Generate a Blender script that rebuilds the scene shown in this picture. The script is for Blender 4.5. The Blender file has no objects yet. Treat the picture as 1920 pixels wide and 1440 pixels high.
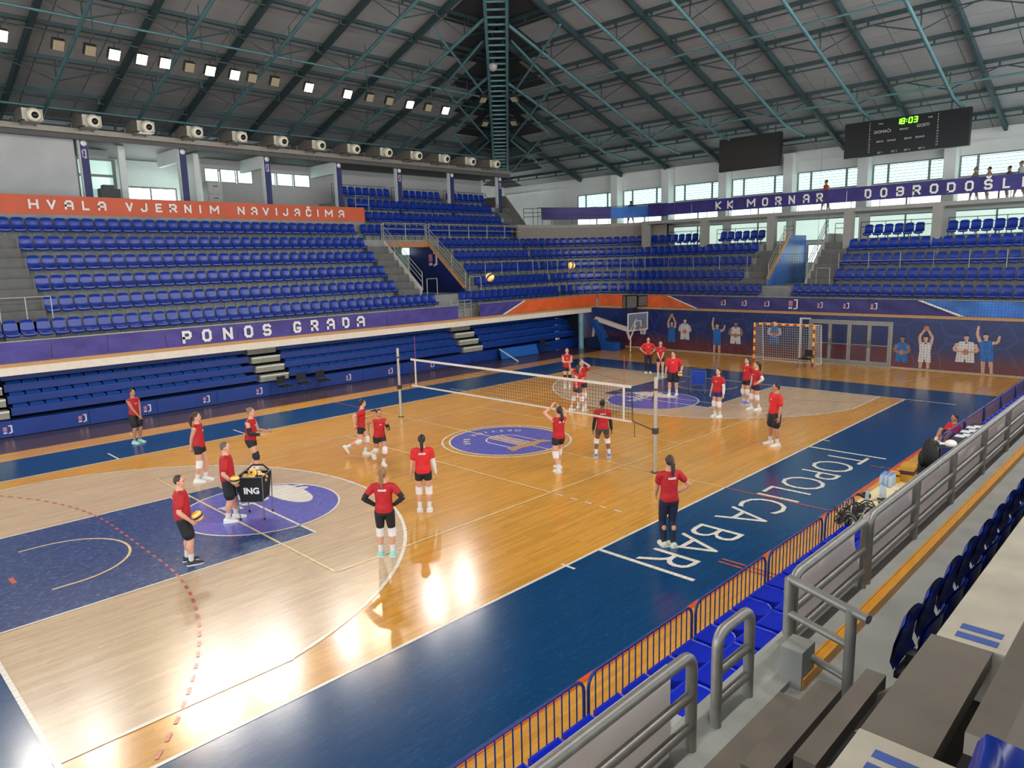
import bpy, bmesh, math, random
from mathutils import Vector, Matrix
random.seed(7)
S = bpy.context.scene
COL = S.collection

# ------------------------------------------------------------------ camera
CF, CX, CY, CZ = 1342.18, 15.61629, -15.50911, 5.58781
YAW, PITCH, ROLL = 0.77913, -0.17073, -0.02556
_f = Vector((-math.sin(YAW)*math.cos(PITCH), math.cos(YAW)*math.cos(PITCH), math.sin(PITCH)))
_r = Vector((math.cos(YAW), math.sin(YAW), 0)); _u = _r.cross(_f)
_c, _s = math.cos(ROLL), math.sin(ROLL)
_r, _u = _c*_r + _s*_u, -_s*_r + _c*_u
cam = bpy.data.cameras.new('camera'); camo = bpy.data.objects.new('camera', cam); COL.objects.link(camo)
camo.matrix_world = Matrix(((_r.x, _u.x, -_f.x, CX), (_r.y, _u.y, -_f.y, CY), (_r.z, _u.z, -_f.z, CZ), (0, 0, 0, 1)))
cam.sensor_width = 36; cam.lens = CF/1920*36; cam.clip_start = .05; cam.clip_end = 300
S.camera = camo

# ------------------------------------------------------------------ world, exposure
W = bpy.data.worlds.new('world'); S.world = W; W.use_nodes = True
_bg = W.node_tree.nodes['Background']; _bg.inputs[0].default_value = (.86, .93, 1, 1); _bg.inputs[1].default_value = 3.4
S.view_settings.view_transform = 'Standard'; S.view_settings.look = 'None'
S.view_settings.gamma = 1; S.view_settings.use_curve_mapping = False
S.view_settings.exposure = 0.25
LAMP_W = 280          # watts of each lit floodlight
WIN_E = 1.5           # brightness of the daylit panes

# ------------------------------------------------------------------ helpers
def lin(c):
    return tuple(((v/255)/12.92 if v/255 <= .04045 else ((v/255+.055)/1.055)**2.4) for v in c)
MATS = {}
def M(name, rgb=(128, 128, 128), rough=.55, metal=0, var=.12, scale=6., spec=.5, emit=None, es=1., alpha=1, trans=0, stretch=None, bump=0):
    if name in MATS: return MATS[name]
    m = bpy.data.materials.new(name); m.use_nodes = True; nt = m.node_tree; N = nt.nodes; L = nt.links
    b = N['Principled BSDF']; c = lin(rgb)
    b.inputs['Roughness'].default_value = rough; b.inputs['Metallic'].default_value = metal
    b.inputs['Specular IOR Level'].default_value = spec
    if var > 0:
        tc = N.new('ShaderNodeTexCoord'); mp = N.new('ShaderNodeMapping'); nz = N.new('ShaderNodeTexNoise'); rp = N.new('ShaderNodeValToRGB')
        if stretch: mp.inputs['Scale'].default_value = stretch
        nz.inputs['Scale'].default_value = scale; nz.inputs['Detail'].default_value = 4
        rp.color_ramp.elements[0].position = .3; rp.color_ramp.elements[1].position = .7
        rp.color_ramp.elements[0].color = tuple(v*(1-var) for v in c)+(1,)
        rp.color_ramp.elements[1].color = tuple(min(1, v*(1+var)) for v in c)+(1,)
        L.new(tc.outputs['Object'], mp.inputs[0]); L.new(mp.outputs[0], nz.inputs['Vector'])
        L.new(nz.outputs[0], rp.inputs[0]); L.new(rp.outputs[0], b.inputs['Base Color'])
        if bump:
            bp = N.new('ShaderNodeBump'); bp.inputs['Strength'].default_value = bump; bp.inputs['Distance'].default_value = .02
            L.new(nz.outputs[0], bp.inputs['Height']); L.new(bp.outputs[0], b.inputs['Normal'])
    else:
        b.inputs['Base Color'].default_value = c+(1,)
    if emit:
        b.inputs['Emission Color'].default_value = lin(emit)+(1,); b.inputs['Emission Strength'].default_value = es
    if alpha < 1: b.inputs['Alpha'].default_value = alpha
    if trans: b.inputs['Transmission Weight'].default_value = trans
    MATS[name] = m; return m

def tag(o, label=None, cat=None, group=None, kind=None):
    if label: o['label'] = label
    if cat: o['category'] = cat
    if group: o['group'] = group
    if kind: o['kind'] = kind
    return o
def empty(name, loc=(0, 0, 0), rz=0, label=None, cat=None, group=None):
    o = bpy.data.objects.new(name, None); COL.objects.link(o); o.location = loc; o.rotation_euler = (0, 0, rz)
    o.empty_display_size = .1
    return tag(o, label, cat, group)
def link(name, me, parent=None):
    o = bpy.data.objects.new(name, me); COL.objects.link(o)
    if parent is not None: o.parent = parent
    return o
def copy_tree(o, parent=None):
    c = o.copy(); COL.objects.link(c)
    if parent is not None: c.parent = parent
    for ch in list(o.children): copy_tree(ch, c)
    return c

class MB:
    """collects shapes into one mesh"""
    def __init__(s): s.v = []; s.f = []; s.m = []; s.sm = []
    def add(s, vs, fs, mi=0, smooth=False):
        k = len(s.v); s.v += [tuple(p) for p in vs]
        for f in fs: s.f.append([i+k for i in f]); s.m.append(mi); s.sm.append(smooth)
        return s
    def bb(s, a, b, mi=0):
        x0, y0, z0 = a; x1, y1, z1 = b
        return s.add([(x0, y0, z0), (x1, y0, z0), (x1, y1, z0), (x0, y1, z0), (x0, y0, z1), (x1, y0, z1), (x1, y1, z1), (x0, y1, z1)],
                     [(3, 2, 1, 0), (4, 5, 6, 7), (0, 1, 5, 4), (1, 2, 6, 5), (2, 3, 7, 6), (3, 0, 4, 7)], mi)
    def obox(s, c, size, R=None, mi=0):
        hx, hy, hz = (d/2 for d in size); c = Vector(c); vs = []
        for z in (-hz, hz):
            for x, y in ((-hx, -hy), (hx, -hy), (hx, hy), (-hx, hy)):
                p = Vector((x, y, z)); vs.append(c + (R @ p if R else p))
        return s.add(vs, [(3, 2, 1, 0), (4, 5, 6, 7), (0, 1, 5, 4), (1, 2, 6, 5), (2, 3, 7, 6), (3, 0, 4, 7)], mi)
    def beam(s, a, b, w, h, mi=0, up=(0, 0, 1)):
        a, b = Vector(a), Vector(b); d = (b-a); l = d.length
        if l < 1e-6: return s
        d.normalize(); u = Vector(up)
        if abs(d.dot(u)) > .98: u = Vector((1, 0, 0))
        x = d.cross(u).normalized(); y = x.cross(d).normalized()
        vs = [p + x*(i*w/2) + y*(j*h/2) for p in (a, b) for i, j in ((-1, -1), (1, -1), (1, 1), (-1, 1))]
        return s.add(vs, [(3, 2, 1, 0), (4, 5, 6, 7), (0, 1, 5, 4), (1, 2, 6, 5), (2, 3, 7, 6), (3, 0, 4, 7)][0:6], mi)
    def tube(s, pts, r, n=8, mi=0, caps=True, radii=None):
        pts = [Vector(p) for p in pts]; k = len(pts); rings = []; prev = None
        for i, p in enumerate(pts):
            d = (pts[min(i+1, k-1)]-pts[max(i-1, 0)])
            if d.length < 1e-9: d = Vector((0, 0, 1))
            d.normalize()
            if prev is None:
                t = Vector((0, 0, 1)) if abs(d.z) < .9 else Vector((1, 0, 0)); x = d.cross(t).normalized()
            else:
                x = (prev-d*prev.dot(d));  x = x.normalized() if x.length > 1e-6 else d.cross(Vector((0, 0, 1))).normalized()
            prev = x; y = d.cross(x); rr = radii[i] if radii else r
            rings.append([p + (x*math.cos(2*math.pi*j/n)+y*math.sin(2*math.pi*j/n))*rr for j in range(n)])
        vs = [q for ring in rings for q in ring]; fs = []
        for i in range(k-1):
            for j in range(n):
                fs.append((i*n+j, i*n+(j+1) % n, (i+1)*n+(j+1) % n, (i+1)*n+j))
        s.add(vs, fs, mi, True)
        if caps:
            s.add([q for q in rings[0]], [tuple(range(n))[::-1]], mi); s.add([q for q in rings[-1]], [tuple(range(n))], mi)
        return s
    def lathe(s, prof, c=(0, 0, 0), n=16, mi=0, R=None, smooth=True):
        """prof: (radius, z) list, revolved about the z axis (then turned by R)"""
        c = Vector(c); vs = []; k = len(prof)
        for r, z in prof:
            for j in range(n):
                p = Vector((r*math.cos(2*math.pi*j/n), r*math.sin(2*math.pi*j/n), z)); vs.append(c+(R @ p if R else p))
        fs = [(i*n+j, i*n+(j+1) % n, (i+1)*n+(j+1) % n, (i+1)*n+j) for i in range(k-1) for j in range(n)]
        return s.add(vs, fs, mi, smooth)
    def ell(s, c, rx, ry, rz, n=12, k=8, mi=0, R=None):
        c = Vector(c); vs = []; fs = []
        for i in range(k+1):
            a = -math.pi/2+math.pi*i/k
            for j in range(n):
                b = 2*math.pi*j/n; p = Vector((rx*math.cos(a)*math.cos(b), ry*math.cos(a)*math.sin(b), rz*math.sin(a)))
                vs.append(c+(R @ p if R else p))
        for i in range(k):
            for j in range(n): fs.append((i*n+j, i*n+(j+1) % n, (i+1)*n+(j+1) % n, (i+1)*n+j))
        return s.add(vs, fs, mi, True)
    def prism(s, poly, fn, t0, t1, mi=0):
        """poly: 2-d points; fn(a, b, t) -> 3-d point; extruded from t0 to t1"""
        n = len(poly); vs = [fn(a, b, t0) for a, b in poly]+[fn(a, b, t1) for a, b in poly]
        fs = [tuple(range(n))[::-1], tuple(range(n, 2*n))]+[(i, (i+1) % n, n+(i+1) % n, n+i) for i in range(n)]
        return s.add(vs, fs, mi)
    def mesh(s, name, mats):
        me = bpy.data.meshes.new(name); me.from_pydata(s.v, [], s.f)
        for m in (mats if isinstance(mats, (list, tuple)) else [mats]): me.materials.append(m)
        me.polygons.foreach_set('material_index', s.m); me.polygons.foreach_set('use_smooth', s.sm)
        me.update(); return me
    def build(s, name, mats, parent=None, fix=True):
        me = s.mesh(name, mats)
        if fix:
            b = bmesh.new(); b.from_mesh(me); bmesh.ops.recalc_face_normals(b, faces=b.faces[:]); b.to_mesh(me); b.free()
        return link(name, me, parent)
ONES = ['', 'first', 'second', 'third', 'fourth', 'fifth', 'sixth', 'seventh', 'eighth', 'ninth', 'tenth', 'eleventh', 'twelfth', 'thirteenth', 'fourteenth', 'fifteenth', 'sixteenth', 'seventeenth', 'eighteenth', 'nineteenth']
TENS = {20: 'twent', 30: 'thirt', 40: 'fort', 50: 'fift'}
def nth(n):
    if n < 20: return ONES[n]
    t = n//10*10; return TENS[t]+('ieth' if n == t else 'y-'+ONES[n-t])
def struct(o): o['kind'] = 'structure'; return o

# block letters drawn as strokes (for the printed banners)
SF = {
 'A': [[(0, 0), (0, .75), (.25, 1), (.75, 1), (1, .75), (1, 0)], [(0, .42), (1, .42)]],
 'B': [[(0, 0), (0, 1), (.75, 1), (1, .85), (1, .62), (.8, .5), (0, .5)], [(.8, .5), (1, .38), (1, .15), (.75, 0), (0, 0)]],
 'C': [[(1, .75), (1, .85), (.8, 1), (.2, 1), (0, .8), (0, .2), (.2, 0), (.8, 0), (1, .15), (1, .25)]],
 'D': [[(0, 0), (0, 1), (.75, 1), (1, .8), (1, .2), (.75, 0), (0, 0)]],
 'E': [[(1, 1), (0, 1), (0, 0), (1, 0)], [(0, .5), (.8, .5)]],
 'G': [[(1, .84), (.8, 1), (.2, 1), (0, .8), (0, .2), (.2, 0), (.8, 0), (1, .2), (1, .4), (.55, .4)]],
 'H': [[(0, 0), (0, 1)], [(1, 0), (1, 1)], [(0, .5), (1, .5)]],
 'I': [[(.5, 0), (.5, 1)]],
 'J': [[(0, .25), (0, .2), (.2, 0), (.75, 0), (1, .2), (1, 1)]],
 'K': [[(0, 0), (0, 1)], [(1, 1), (.1, .5), (1, 0)]],
 'L': [[(0, 1), (0, 0), (1, 0)]],
 'M': [[(0, 0), (0, 1), (.5, .35), (1, 1), (1, 0)]],
 'N': [[(0, 0), (0, 1), (1, 0), (1, 1)]],
 'O': [[(.22, 0), (.78, 0), (1, .2), (1, .8), (.78, 1), (.22, 1), (0, .8), (0, .2), (.22, 0)]],
 'P': [[(0, 0), (0, 1), (.78, 1), (1, .85), (1, .58), (.78, .42), (0, .42)]],
 'R': [[(0, 0), (0, 1), (.78, 1), (1, .85), (1, .6), (.78, .45), (0, .45)], [(.55, .45), (1, 0)]],
 'S': [[(1, .86), (.8, 1), (.2, 1), (0, .86), (0, .64), (.2, .5), (.8, .5), (1, .36), (1, .14), (.8, 0), (.2, 0), (0, .14)]],
 'V': [[(0, 1), (.5, 0), (1, 1)]],
}
def letter(mb, ch, a0, a1, b0, b1, t, fn, th=.006, mi=0):
    """stroke letter in the rectangle a0..a1 x b0..b1 on the surface fn(a, b, depth)"""
    base = {'Č': 'C', 'Š': 'S'}.get(ch, ch); top = b1
    strokes = [[(x, y) for x, y in s] for s in SF[base]]
    w = a1-a0-t; h = top-b0-t; sgn = 1 if a1 > a0 else -1
    if a1 < a0: w = a1-a0+t
    def P(x, y): return (a0+sgn*t/2+x*w, b0+t/2+y*h)
    segs = [(P(*s[i]), P(*s[i+1])) for s in strokes for i in range(len(s)-1)]
    if ch in 'ČŠ':
        m = (a0+a1)/2; hh = (b1-b0)
        segs += [((m-.2*(a1-a0), b1+.26*hh), (m, b1+.12*hh)), ((m, b1+.12*hh), (m+.2*(a1-a0), b1+.26*hh))]
    for i, ((x0, y0), (x1, y1)) in enumerate(segs):
        dx, dy = x1-x0, y1-y0; l = math.hypot(dx, dy); ux, uy = dx/l, dy/l; e = t*.42
        x0 -= ux*e; y0 -= uy*e; x1 += ux*e; y1 += uy*e; px, py = -uy*t/2, ux*t/2
        d = th + (i % 5)*.0004
        mb.prism([(x0+px, y0+py), (x1+px, y1+py), (x1-px, y1-py), (x0-px, y0-py)], fn, 0, d, mi)
def text_mesh(name, txt, size, mat, bold=0., extrude=.002, align='LEFT'):
    cu = bpy.data.curves.new(name, 'FONT'); cu.body = txt; cu.size = size; cu.offset = bold; cu.extrude = extrude
    cu.align_x = align; cu.resolution_u = 3
    o = bpy.data.objects.new(name, cu); COL.objects.link(o)
    dg = bpy.context.evaluated_depsgraph_get(); me = bpy.data.meshes.new_from_object(o.evaluated_get(dg))
    bpy.data.objects.remove(o); bpy.data.curves.remove(cu)
    me.materials.clear(); me.materials.append(mat); me.name = name
    return me
def fit_mesh(me, x0, x1, y0, y1):
    xs = [v.co.x for v in me.vertices]; ys = [v.co.y for v in me.vertices]
    a, b, c, d = min(xs), max(xs), min(ys), max(ys)
    for v in me.vertices:
        v.co.x = x0+(v.co.x-a)/(b-a)*(x1-x0); v.co.y = y0+(v.co.y-c)/(d-c)*(y1-y0)
    return me
def remap(me, fn):
    for v in me.vertices: v.co = fn(*v.co)
    return me
# ------------------------------------------------------------------ court floor
def floor_mat(name, rgb, plank=.16, scratch=.25, rough=.17, sc=(230, 235, 235)):
    if name in MATS: return MATS[name]
    m = bpy.data.materials.new(name); m.use_nodes = True; nt = m.node_tree; N = nt.nodes; L = nt.links; b = N['Principled BSDF']; c = lin(rgb)
    tc = N.new('ShaderNodeTexCoord')
    mp = N.new('ShaderNodeMapping'); mp.inputs['Rotation'].default_value = (0, 0, math.pi/2)
    L.new(tc.outputs['Object'], mp.inputs[0])
    br = N.new('ShaderNodeTexBrick'); br.inputs['Scale'].default_value = 1; br.inputs['Brick Width'].default_value = 1.35; br.inputs['Row Height'].default_value = .075
    br.inputs['Mortar Size'].default_value = .0012; br.inputs['Bias'].default_value = 0; br.offset = .37
    br.inputs['Color1'].default_value = tuple(v*(1-plank) for v in c)+(1,); br.inputs['Color2'].default_value = tuple(min(1, v*(1+plank)) for v in c)+(1,)
    br.inputs['Mortar'].default_value = tuple(v*.72 for v in c)+(1,)
    L.new(mp.outputs[0], br.inputs['Vector'])
    mp2 = N.new('ShaderNodeMapping'); mp2.inputs['Scale'].default_value = (9, .55, 1); L.new(tc.outputs['Object'], mp2.inputs[0])
    nz = N.new('ShaderNodeTexNoise'); nz.inputs['Scale'].default_value = 3; nz.inputs['Detail'].default_value = 6; nz.inputs['Roughness'].default_value = .65; L.new(mp2.outputs[0], nz.inputs['Vector'])
    mx = N.new('ShaderNodeMix'); mx.data_type = 'RGBA'; mx.blend_type = 'MULTIPLY'; mx.inputs[0].default_value = .6
    rp = N.new('ShaderNodeValToRGB'); rp.color_ramp.elements[0].position = .3; rp.color_ramp.elements[0].color = (.72, .7, .68, 1); rp.color_ramp.elements[1].position = .7; rp.color_ramp.elements[1].color = (1.12, 1.12, 1.12, 1)
    L.new(nz.outputs[0], rp.inputs[0]); L.new(br.outputs[0], mx.inputs[6]); L.new(rp.outputs[0], mx.inputs[7])
    # scuffs: worn streaks with a shape of their own
    mp3 = N.new('ShaderNodeMapping'); mp3.inputs['Scale'].default_value = (16, 4, 1); mp3.inputs['Rotation'].default_value = (0, 0, .25); L.new(tc.outputs['Object'], mp3.inputs[0])
    n3 = N.new('ShaderNodeTexNoise'); n3.inputs['Scale'].default_value = 2.2; n3.inputs['Detail'].default_value = 5; n3.inputs['Distortion'].default_value = .8; L.new(mp3.outputs[0], n3.inputs['Vector'])
    r3 = N.new('ShaderNodeValToRGB'); r3.color_ramp.elements[0].position = .56; r3.color_ramp.elements[0].color = (0, 0, 0, 1); r3.color_ramp.elements[1].position = .74; r3.color_ramp.elements[1].color = (scratch,)*3+(1,)
    L.new(n3.outputs[0], r3.inputs[0])
    m2 = N.new('ShaderNodeMix'); m2.data_type = 'RGBA'; m2.inputs[7].default_value = lin(sc)+(1,)
    L.new(r3.outputs[0], m2.inputs[0]); L.new(mx.outputs[2], m2.inputs[6]); L.new(m2.outputs[2], b.inputs['Base Color'])
    mr = N.new('ShaderNodeMapRange'); mr.inputs[3].default_value = rough*.75; mr.inputs[4].default_value = rough*1.45; L.new(nz.outputs[0], mr.inputs[0]); L.new(mr.outputs[0], b.inputs['Roughness'])
    bp = N.new('ShaderNodeBump'); bp.inputs['Strength'].default_value = .05; bp.inputs['Distance'].default_value = .01; L.new(n3.outputs[0], bp.inputs['Height']); L.new(bp.outputs[0], b.inputs['Normal'])
    b.inputs['Specular IOR Level'].default_value = .6
    MATS[name] = m; return m
GOLD = floor_mat('court_wood_gold', (204, 146, 58), .12, .06)
BEIGE = floor_mat('court_wood_bare', (196, 168, 134), .08, .12, .2)
BLUE = floor_mat('court_paint_blue', (6, 62, 108), .06, .14, .17, (90, 130, 165))
KEYB = floor_mat('court_paint_key', (32, 62, 112), .06, .42, .22, (170, 185, 205))
LILAC = floor_mat('court_paint_lilac', (92, 92, 178), .06, .25, .2)
BROWN = floor_mat('floor_rubber_brown', (78, 56, 46), .05, .04, .22)
WHITE = floor_mat('court_line_white', (222, 214, 200), .02, .05, .25)
REDL = floor_mat('court_line_red', (190, 84, 66), .02, .2, .25)
ORNG = floor_mat('court_line_orange', (214, 84, 34), .02, .05, .25)
CREAM = floor_mat('court_line_cream', (226, 196, 140), .02, .05, .25)

fl = struct(MB().bb((-17, -34, -.3), (13.5, 22.6, 0)).build('floor', GOLD))
def flat(name, polys, z, mat, parent=fl):
    mb = MB()
    for p in polys:
        n = len(p); mb.add([(x, y, z) for x, y in p], [tuple(range(n))])
    o = mb.build(name, mat, parent, fix=False)
    me = o.data
    b = bmesh.new(); b.from_mesh(me)
    for f in b.faces:
        if f.normal.z < 0: f.normal_flip()
    bmesh.ops.triangulate(b, faces=[f for f in b.faces if len(f.verts) > 4]); b.to_mesh(me); b.free()
    return o
def rect(x0, y0, x1, y1): return [(x0, y0), (x1, y0), (x1, y1), (x0, y1)]
def seg(a, b, w):
    dx, dy = b[0]-a[0], b[1]-a[1]; l = math.hypot(dx, dy); px, py = -dy/l*w/2, dx/l*w/2
    return [(a[0]+px, a[1]+py), (b[0]+px, b[1]+py), (b[0]-px, b[1]-py), (a[0]-px, a[1]-py)]
def poly_line(pts, w): return [seg(pts[i], pts[i+1], w) for i in range(len(pts)-1)]
def arc(cx, cy, r, a0, a1, n=40): return [(cx+r*math.cos(math.radians(a0+(a1-a0)*i/n)), cy+r*math.sin(math.radians(a0+(a1-a0)*i/n))) for i in range(n+1)]

flat('painted_border', [rect(-10, -16.6, -7.5, 16.6), rect(7.5, -16.6, 10.0, 16.6), rect(-7.5, 14, 7.5, 16.6), rect(-7.5, -16.6, 7.5, -14)], .002, BLUE)
flat('rubber_strip', [rect(-17, -34, -11.15, 20.4)], .002, BROWN)
XT = 6.6; YT = math.sqrt(6.75**2-XT**2); A0 = math.degrees(math.atan2(YT, XT))
def mir(p, s): return [(x, y*s) for x, y in p]
for s in (1, -1):
    zone = [(-XT, -14), (XT, -14)]+arc(0, -12.425, 6.75, A0, 180-A0)
    flat('three_point_zone', [mir(zone, s)], .002, BEIGE)
    flat('painted_key', [mir(rect(-2.45, -14, 2.45, -8.2), s)], .004, KEYB)
    flat('painted_circle', [mir(arc(0, -8.2, 1.8, 0, 360, 64)[:-1], s)], .0055, LILAC)
    ln = poly_line([(-XT, -14), (-XT, -12.425+YT)], .06)+poly_line([(XT, -14), (XT, -12.425+YT)], .06)+poly_line(arc(0, -12.425, 6.72, A0, 180-A0), .07)
    flat('three_point_line', [mir(p, s) for p in ln], .007, WHITE)
    ln = poly_line([(-2.45, -14), (-2.45, -8.2)], .05)+poly_line([(2.45, -14), (2.45, -8.2)], .05)+poly_line([(-1.8, -8.2), (2.45, -8.2)], .06)+poly_line(arc(0, -8.2, 1.78, 0, 360, 64), .05)
    flat('key_line', [mir(p, s) for p in ln], .0075, WHITE)
    flat('restraint_arc', [mir(p, s) for p in poly_line([(-1.27, -12.8)]+arc(0, -12.425, 1.27, 180, 0, 24)+[(1.27, -12.8)], .05)], .007, CREAM)
    dash = []
    path = arc(-1.5, -20, 9, 135, 90, 30)+arc(1.5, -20, 9, 90, 40, 34)
    acc = 0; on = True; last = path[0]
    for q in path[1:]:
        d = math.hypot(q[0]-last[0], q[1]-last[1]); n = max(1, int(d/.02))
        for i in range(n):
            a = (last[0]+(q[0]-last[0])*i/n, last[1]+(q[1]-last[1])*i/n); b2 = (last[0]+(q[0]-last[0])*(i+1)/n, last[1]+(q[1]-last[1])*(i+1)/n)
            acc += d/n
            if (acc % .32) < .16: dash.append(seg(a, b2, .05))
        last = q
    flat('dashed_arc', [mir(p, s) for p in dash], .0085, REDL)
    flat('goal_mark', [mir(seg((.1, -13.2), (.45, -13.2), .08), s)], .008, REDL)
bl = []
for x in (-7.5, 7.5): bl += poly_line([(x, -14), (x, 14)], .06)
for y in (-14, 14): bl += poly_line([(-7.53, y), (9.2 if y > 0 else 7.53, y)], .07)
flat('court_boundary', bl, .0065, WHITE)
vb = []
for x in (-4.5, 4.5): vb += poly_line([(x, -9), (x, 9)], .05)
for y in (-9, -3, 3, 9): vb += poly_line([(-4.5, y), (4.5, y)], .05)
flat('volleyball_line', vb, .0078, CREAM)
flat('halfway_line', poly_line([(-7.5, 0), (7.5, 0)], .05), .0072, CREAM)
flat('halfway_line', poly_line([(7.5, 0), (11.4, 0)], .05)+poly_line([(-10, 0), (-7.5, 0)], .04), .0072, REDL)
flat('attack_dashes', [rect(4.72+.42*i, -3.03, 4.9+.42*i, -2.98) for i in range(5)], .0072, WHITE)
flat('painted_circle', [arc(0, 0, 1.8, 0, 360, 64)[:-1]], .004, LILAC)
flat('circle_line', poly_line(arc(0, 0, 2.03, 0, 360, 72), .06)+poly_line(arc(0, 0, 1.8, 0, 360, 72), .06), .0066, WHITE)
flat('side_line', poly_line([(10.03, -20), (10.03, 22)], .09), .0068, ORNG)
ms = poly_line([(7.5, -5), (9.58, -5)], .1)+poly_line([(7.5, 5), (9.6, 5)], .1)
for y in (-6.0, 6.0): ms += poly_line([(7.4, y), (7.72, y)], .06)
for y in (-5, -9, 5): ms += poly_line([(-8.5, y), (-7.5, y)], .05)
flat('bench_line', ms, .0074, WHITE)
flat('bench_line', poly_line([(9.5, -4.0), (10.7, -4.0)], .05)+poly_line([(9.5, -3.85), (10.7, -3.85)], .05)+poly_line([(9.5, 4.1), (10.6, 4.1)], .05), .0074, REDL)
flat('corner_line', poly_line([(6.1, 17.6), (7.2, 20.6)], .05)+poly_line([(-10.9, -7.6), (-10.2, -7.6)], .05), .0074, WHITE)

# floor lettering: reads from the opposite stand (up = +x, right = -y)
def floor_text(txt, y0, y1, x0, x1, z, mat, bold=0., size=1.):
    me = text_mesh('floor_lettering', txt, size, mat, bold, 0)
    fit_mesh(me, 0, y0-y1, x0, x1)
    remap(me, lambda a, b, c: (b, y0-a, z))
    o = link('floor_lettering', me, fl); return o
floor_text('TOPOLICA BAR', 4.77, -4.9, 8.27, 9.28, .0085, WHITE, -.012)
# centre emblem
eo = []
for i, ch in enumerate('OPŠTINA BAR'):
    if ch == ' ': continue
    a = math.radians(180+62-12.4*i)            # along the western rim
    me = text_mesh('emblem_lettering', ch, .3, WHITE, .004, 0, 'CENTER')
    cx, cy = 1.38*math.cos(a), 1.38*math.sin(a)*-1
    up = Vector((-math.cos(a), math.sin(a))); up = -up if False else up
    rt = Vector((up.y, -up.x))
    remap(me, lambda p, q, r: (-cx*-1+rt.x*p+up.x*q, cy+rt.y*p+up.y*q, .0085)); link('emblem_lettering', me, fl)
arch = [(.75, -.72)]+[(-.35+.35*math.cos(t)*-1-.0, .72*math.sin(t)) for t in [-math.pi/2+math.pi*i/18 for i in range(19)]]+[(.75, .72)]
arch = [(.85, -.6), (-.1, -.6)]+[(-.1-.55*math.cos(math.radians(a)), .6*math.sin(math.radians(a))) for a in range(-80, 81, 10)]+[(-.1, .6), (.85, .6)]
flat('emblem', poly_line(arch, .05), .0076, WHITE)
flat('emblem', [rect(-.6, -.22+.15*i, .8, -.14+.15*i) for i in range(4)], .0076, CREAM)
flat('emblem', [[(.75, -.75), (1.15, -.85), (1.05, -.4), (1.15, .1), (1.05, .45), (1.25, .85), (.85, .75), (.75, .3)]], .0077, floor_mat('court_tan', (190, 150, 110), .05, .1))
# sponsor mark in the free-throw circles
for s in (1, -1):
    cy = -8.2*s
    ell_ = [(-.55+1.02*math.cos(t)*.95+.32*math.sin(t), cy+.95+.38*math.sin(t)*1.0-.12*math.cos(t)) for t in [2*math.pi*i/40 for i in range(40)]]
    ell_ = [(x, y) for x, y in ell_ if (x*x+(y-cy)**2) < 1.76**2]
    flat('sponsor_mark', [ell_], .0068, WHITE)
    for txt, y0, y1, x0, x1 in (('gra', .78, -.15, -1.25, -.75), ('oela', .45, -.75, -.72, -.25), ('S', 1.55, 1.0, -.95, -.45)):
        floor_text(txt, cy+y0, cy+y1, x0, x1, .0088, WHITE, .02)
# ------------------------------------------------------------------ materials of the hall
CONC = M('concrete_grey', (140, 141, 136), .8, var=.14, scale=2.5, bump=.2)
CONCD = M('concrete_dark', (102, 100, 96), .8, var=.12, scale=2.5, bump=.2)
WALLW = M('wall_white', (214, 216, 210), .75, var=.04, scale=1.5)
WALLG = M('wall_grey', (150, 146, 138), .8, var=.06, scale=1.5)
ROOFM = M('roof_sheet', (140, 140, 138), .55, var=.1, scale=.6, metal=.2)
STEEL = M('steel_teal', (84, 120, 124), .45, var=.12, scale=3, metal=.3)
STEELD = M('steel_dark', (52, 70, 72), .5, var=.12, scale=3, metal=.3)
GALV = M('galvanised_tube', (142, 140, 134), .42, var=.12, scale=9, metal=.55, stretch=(1, 1, 1))
RAILD = M('rail_dark', (70, 74, 72), .5, var=.1, metal=.3)
RAILL = M('rail_light', (168, 170, 162), .45, var=.08, metal=.3)
WOOD = M('ply_edge', (196, 146, 92), .5, var=.14, scale=4, stretch=(1, 1, 8))
WOODY = M('varnished_strip', (206, 142, 36), .35, var=.12, scale=5, stretch=(6, 1, 6))
FRAME = M('window_frame_grey', (128, 132, 130), .5, var=.05)
PANE = M('daylit_pane', (214, 240, 236), .3, var=0, emit=(196, 244, 240), es=WIN_E)
PANEW = M('daylit_pane_bright', (236, 246, 244), .3, var=0, emit=(232, 255, 250), es=WIN_E*1.15)
PANEL = M('frosted_pane', (206, 222, 212), .4, var=.06, emit=(206, 232, 218), es=WIN_E*.45)
SLAT = M('blind_slat', (190, 222, 218), .6, var=.04)
BLUEC = M('column_blue', (36, 40, 92), .55, var=.06)
BLACK = M('black_plastic', (18, 18, 19), .45, var=.1)
WHITEP = M('white_plastic', (226, 226, 220), .45, var=.04)
PRINTW = M('print_white', (228, 224, 216), .6, var=.04)

K = .335; E0 = 25.; Z0 = 13.
def zl(x): return Z0+K*(x+E0)
def zf(y): return Z0+K*(E0-y)

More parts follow.
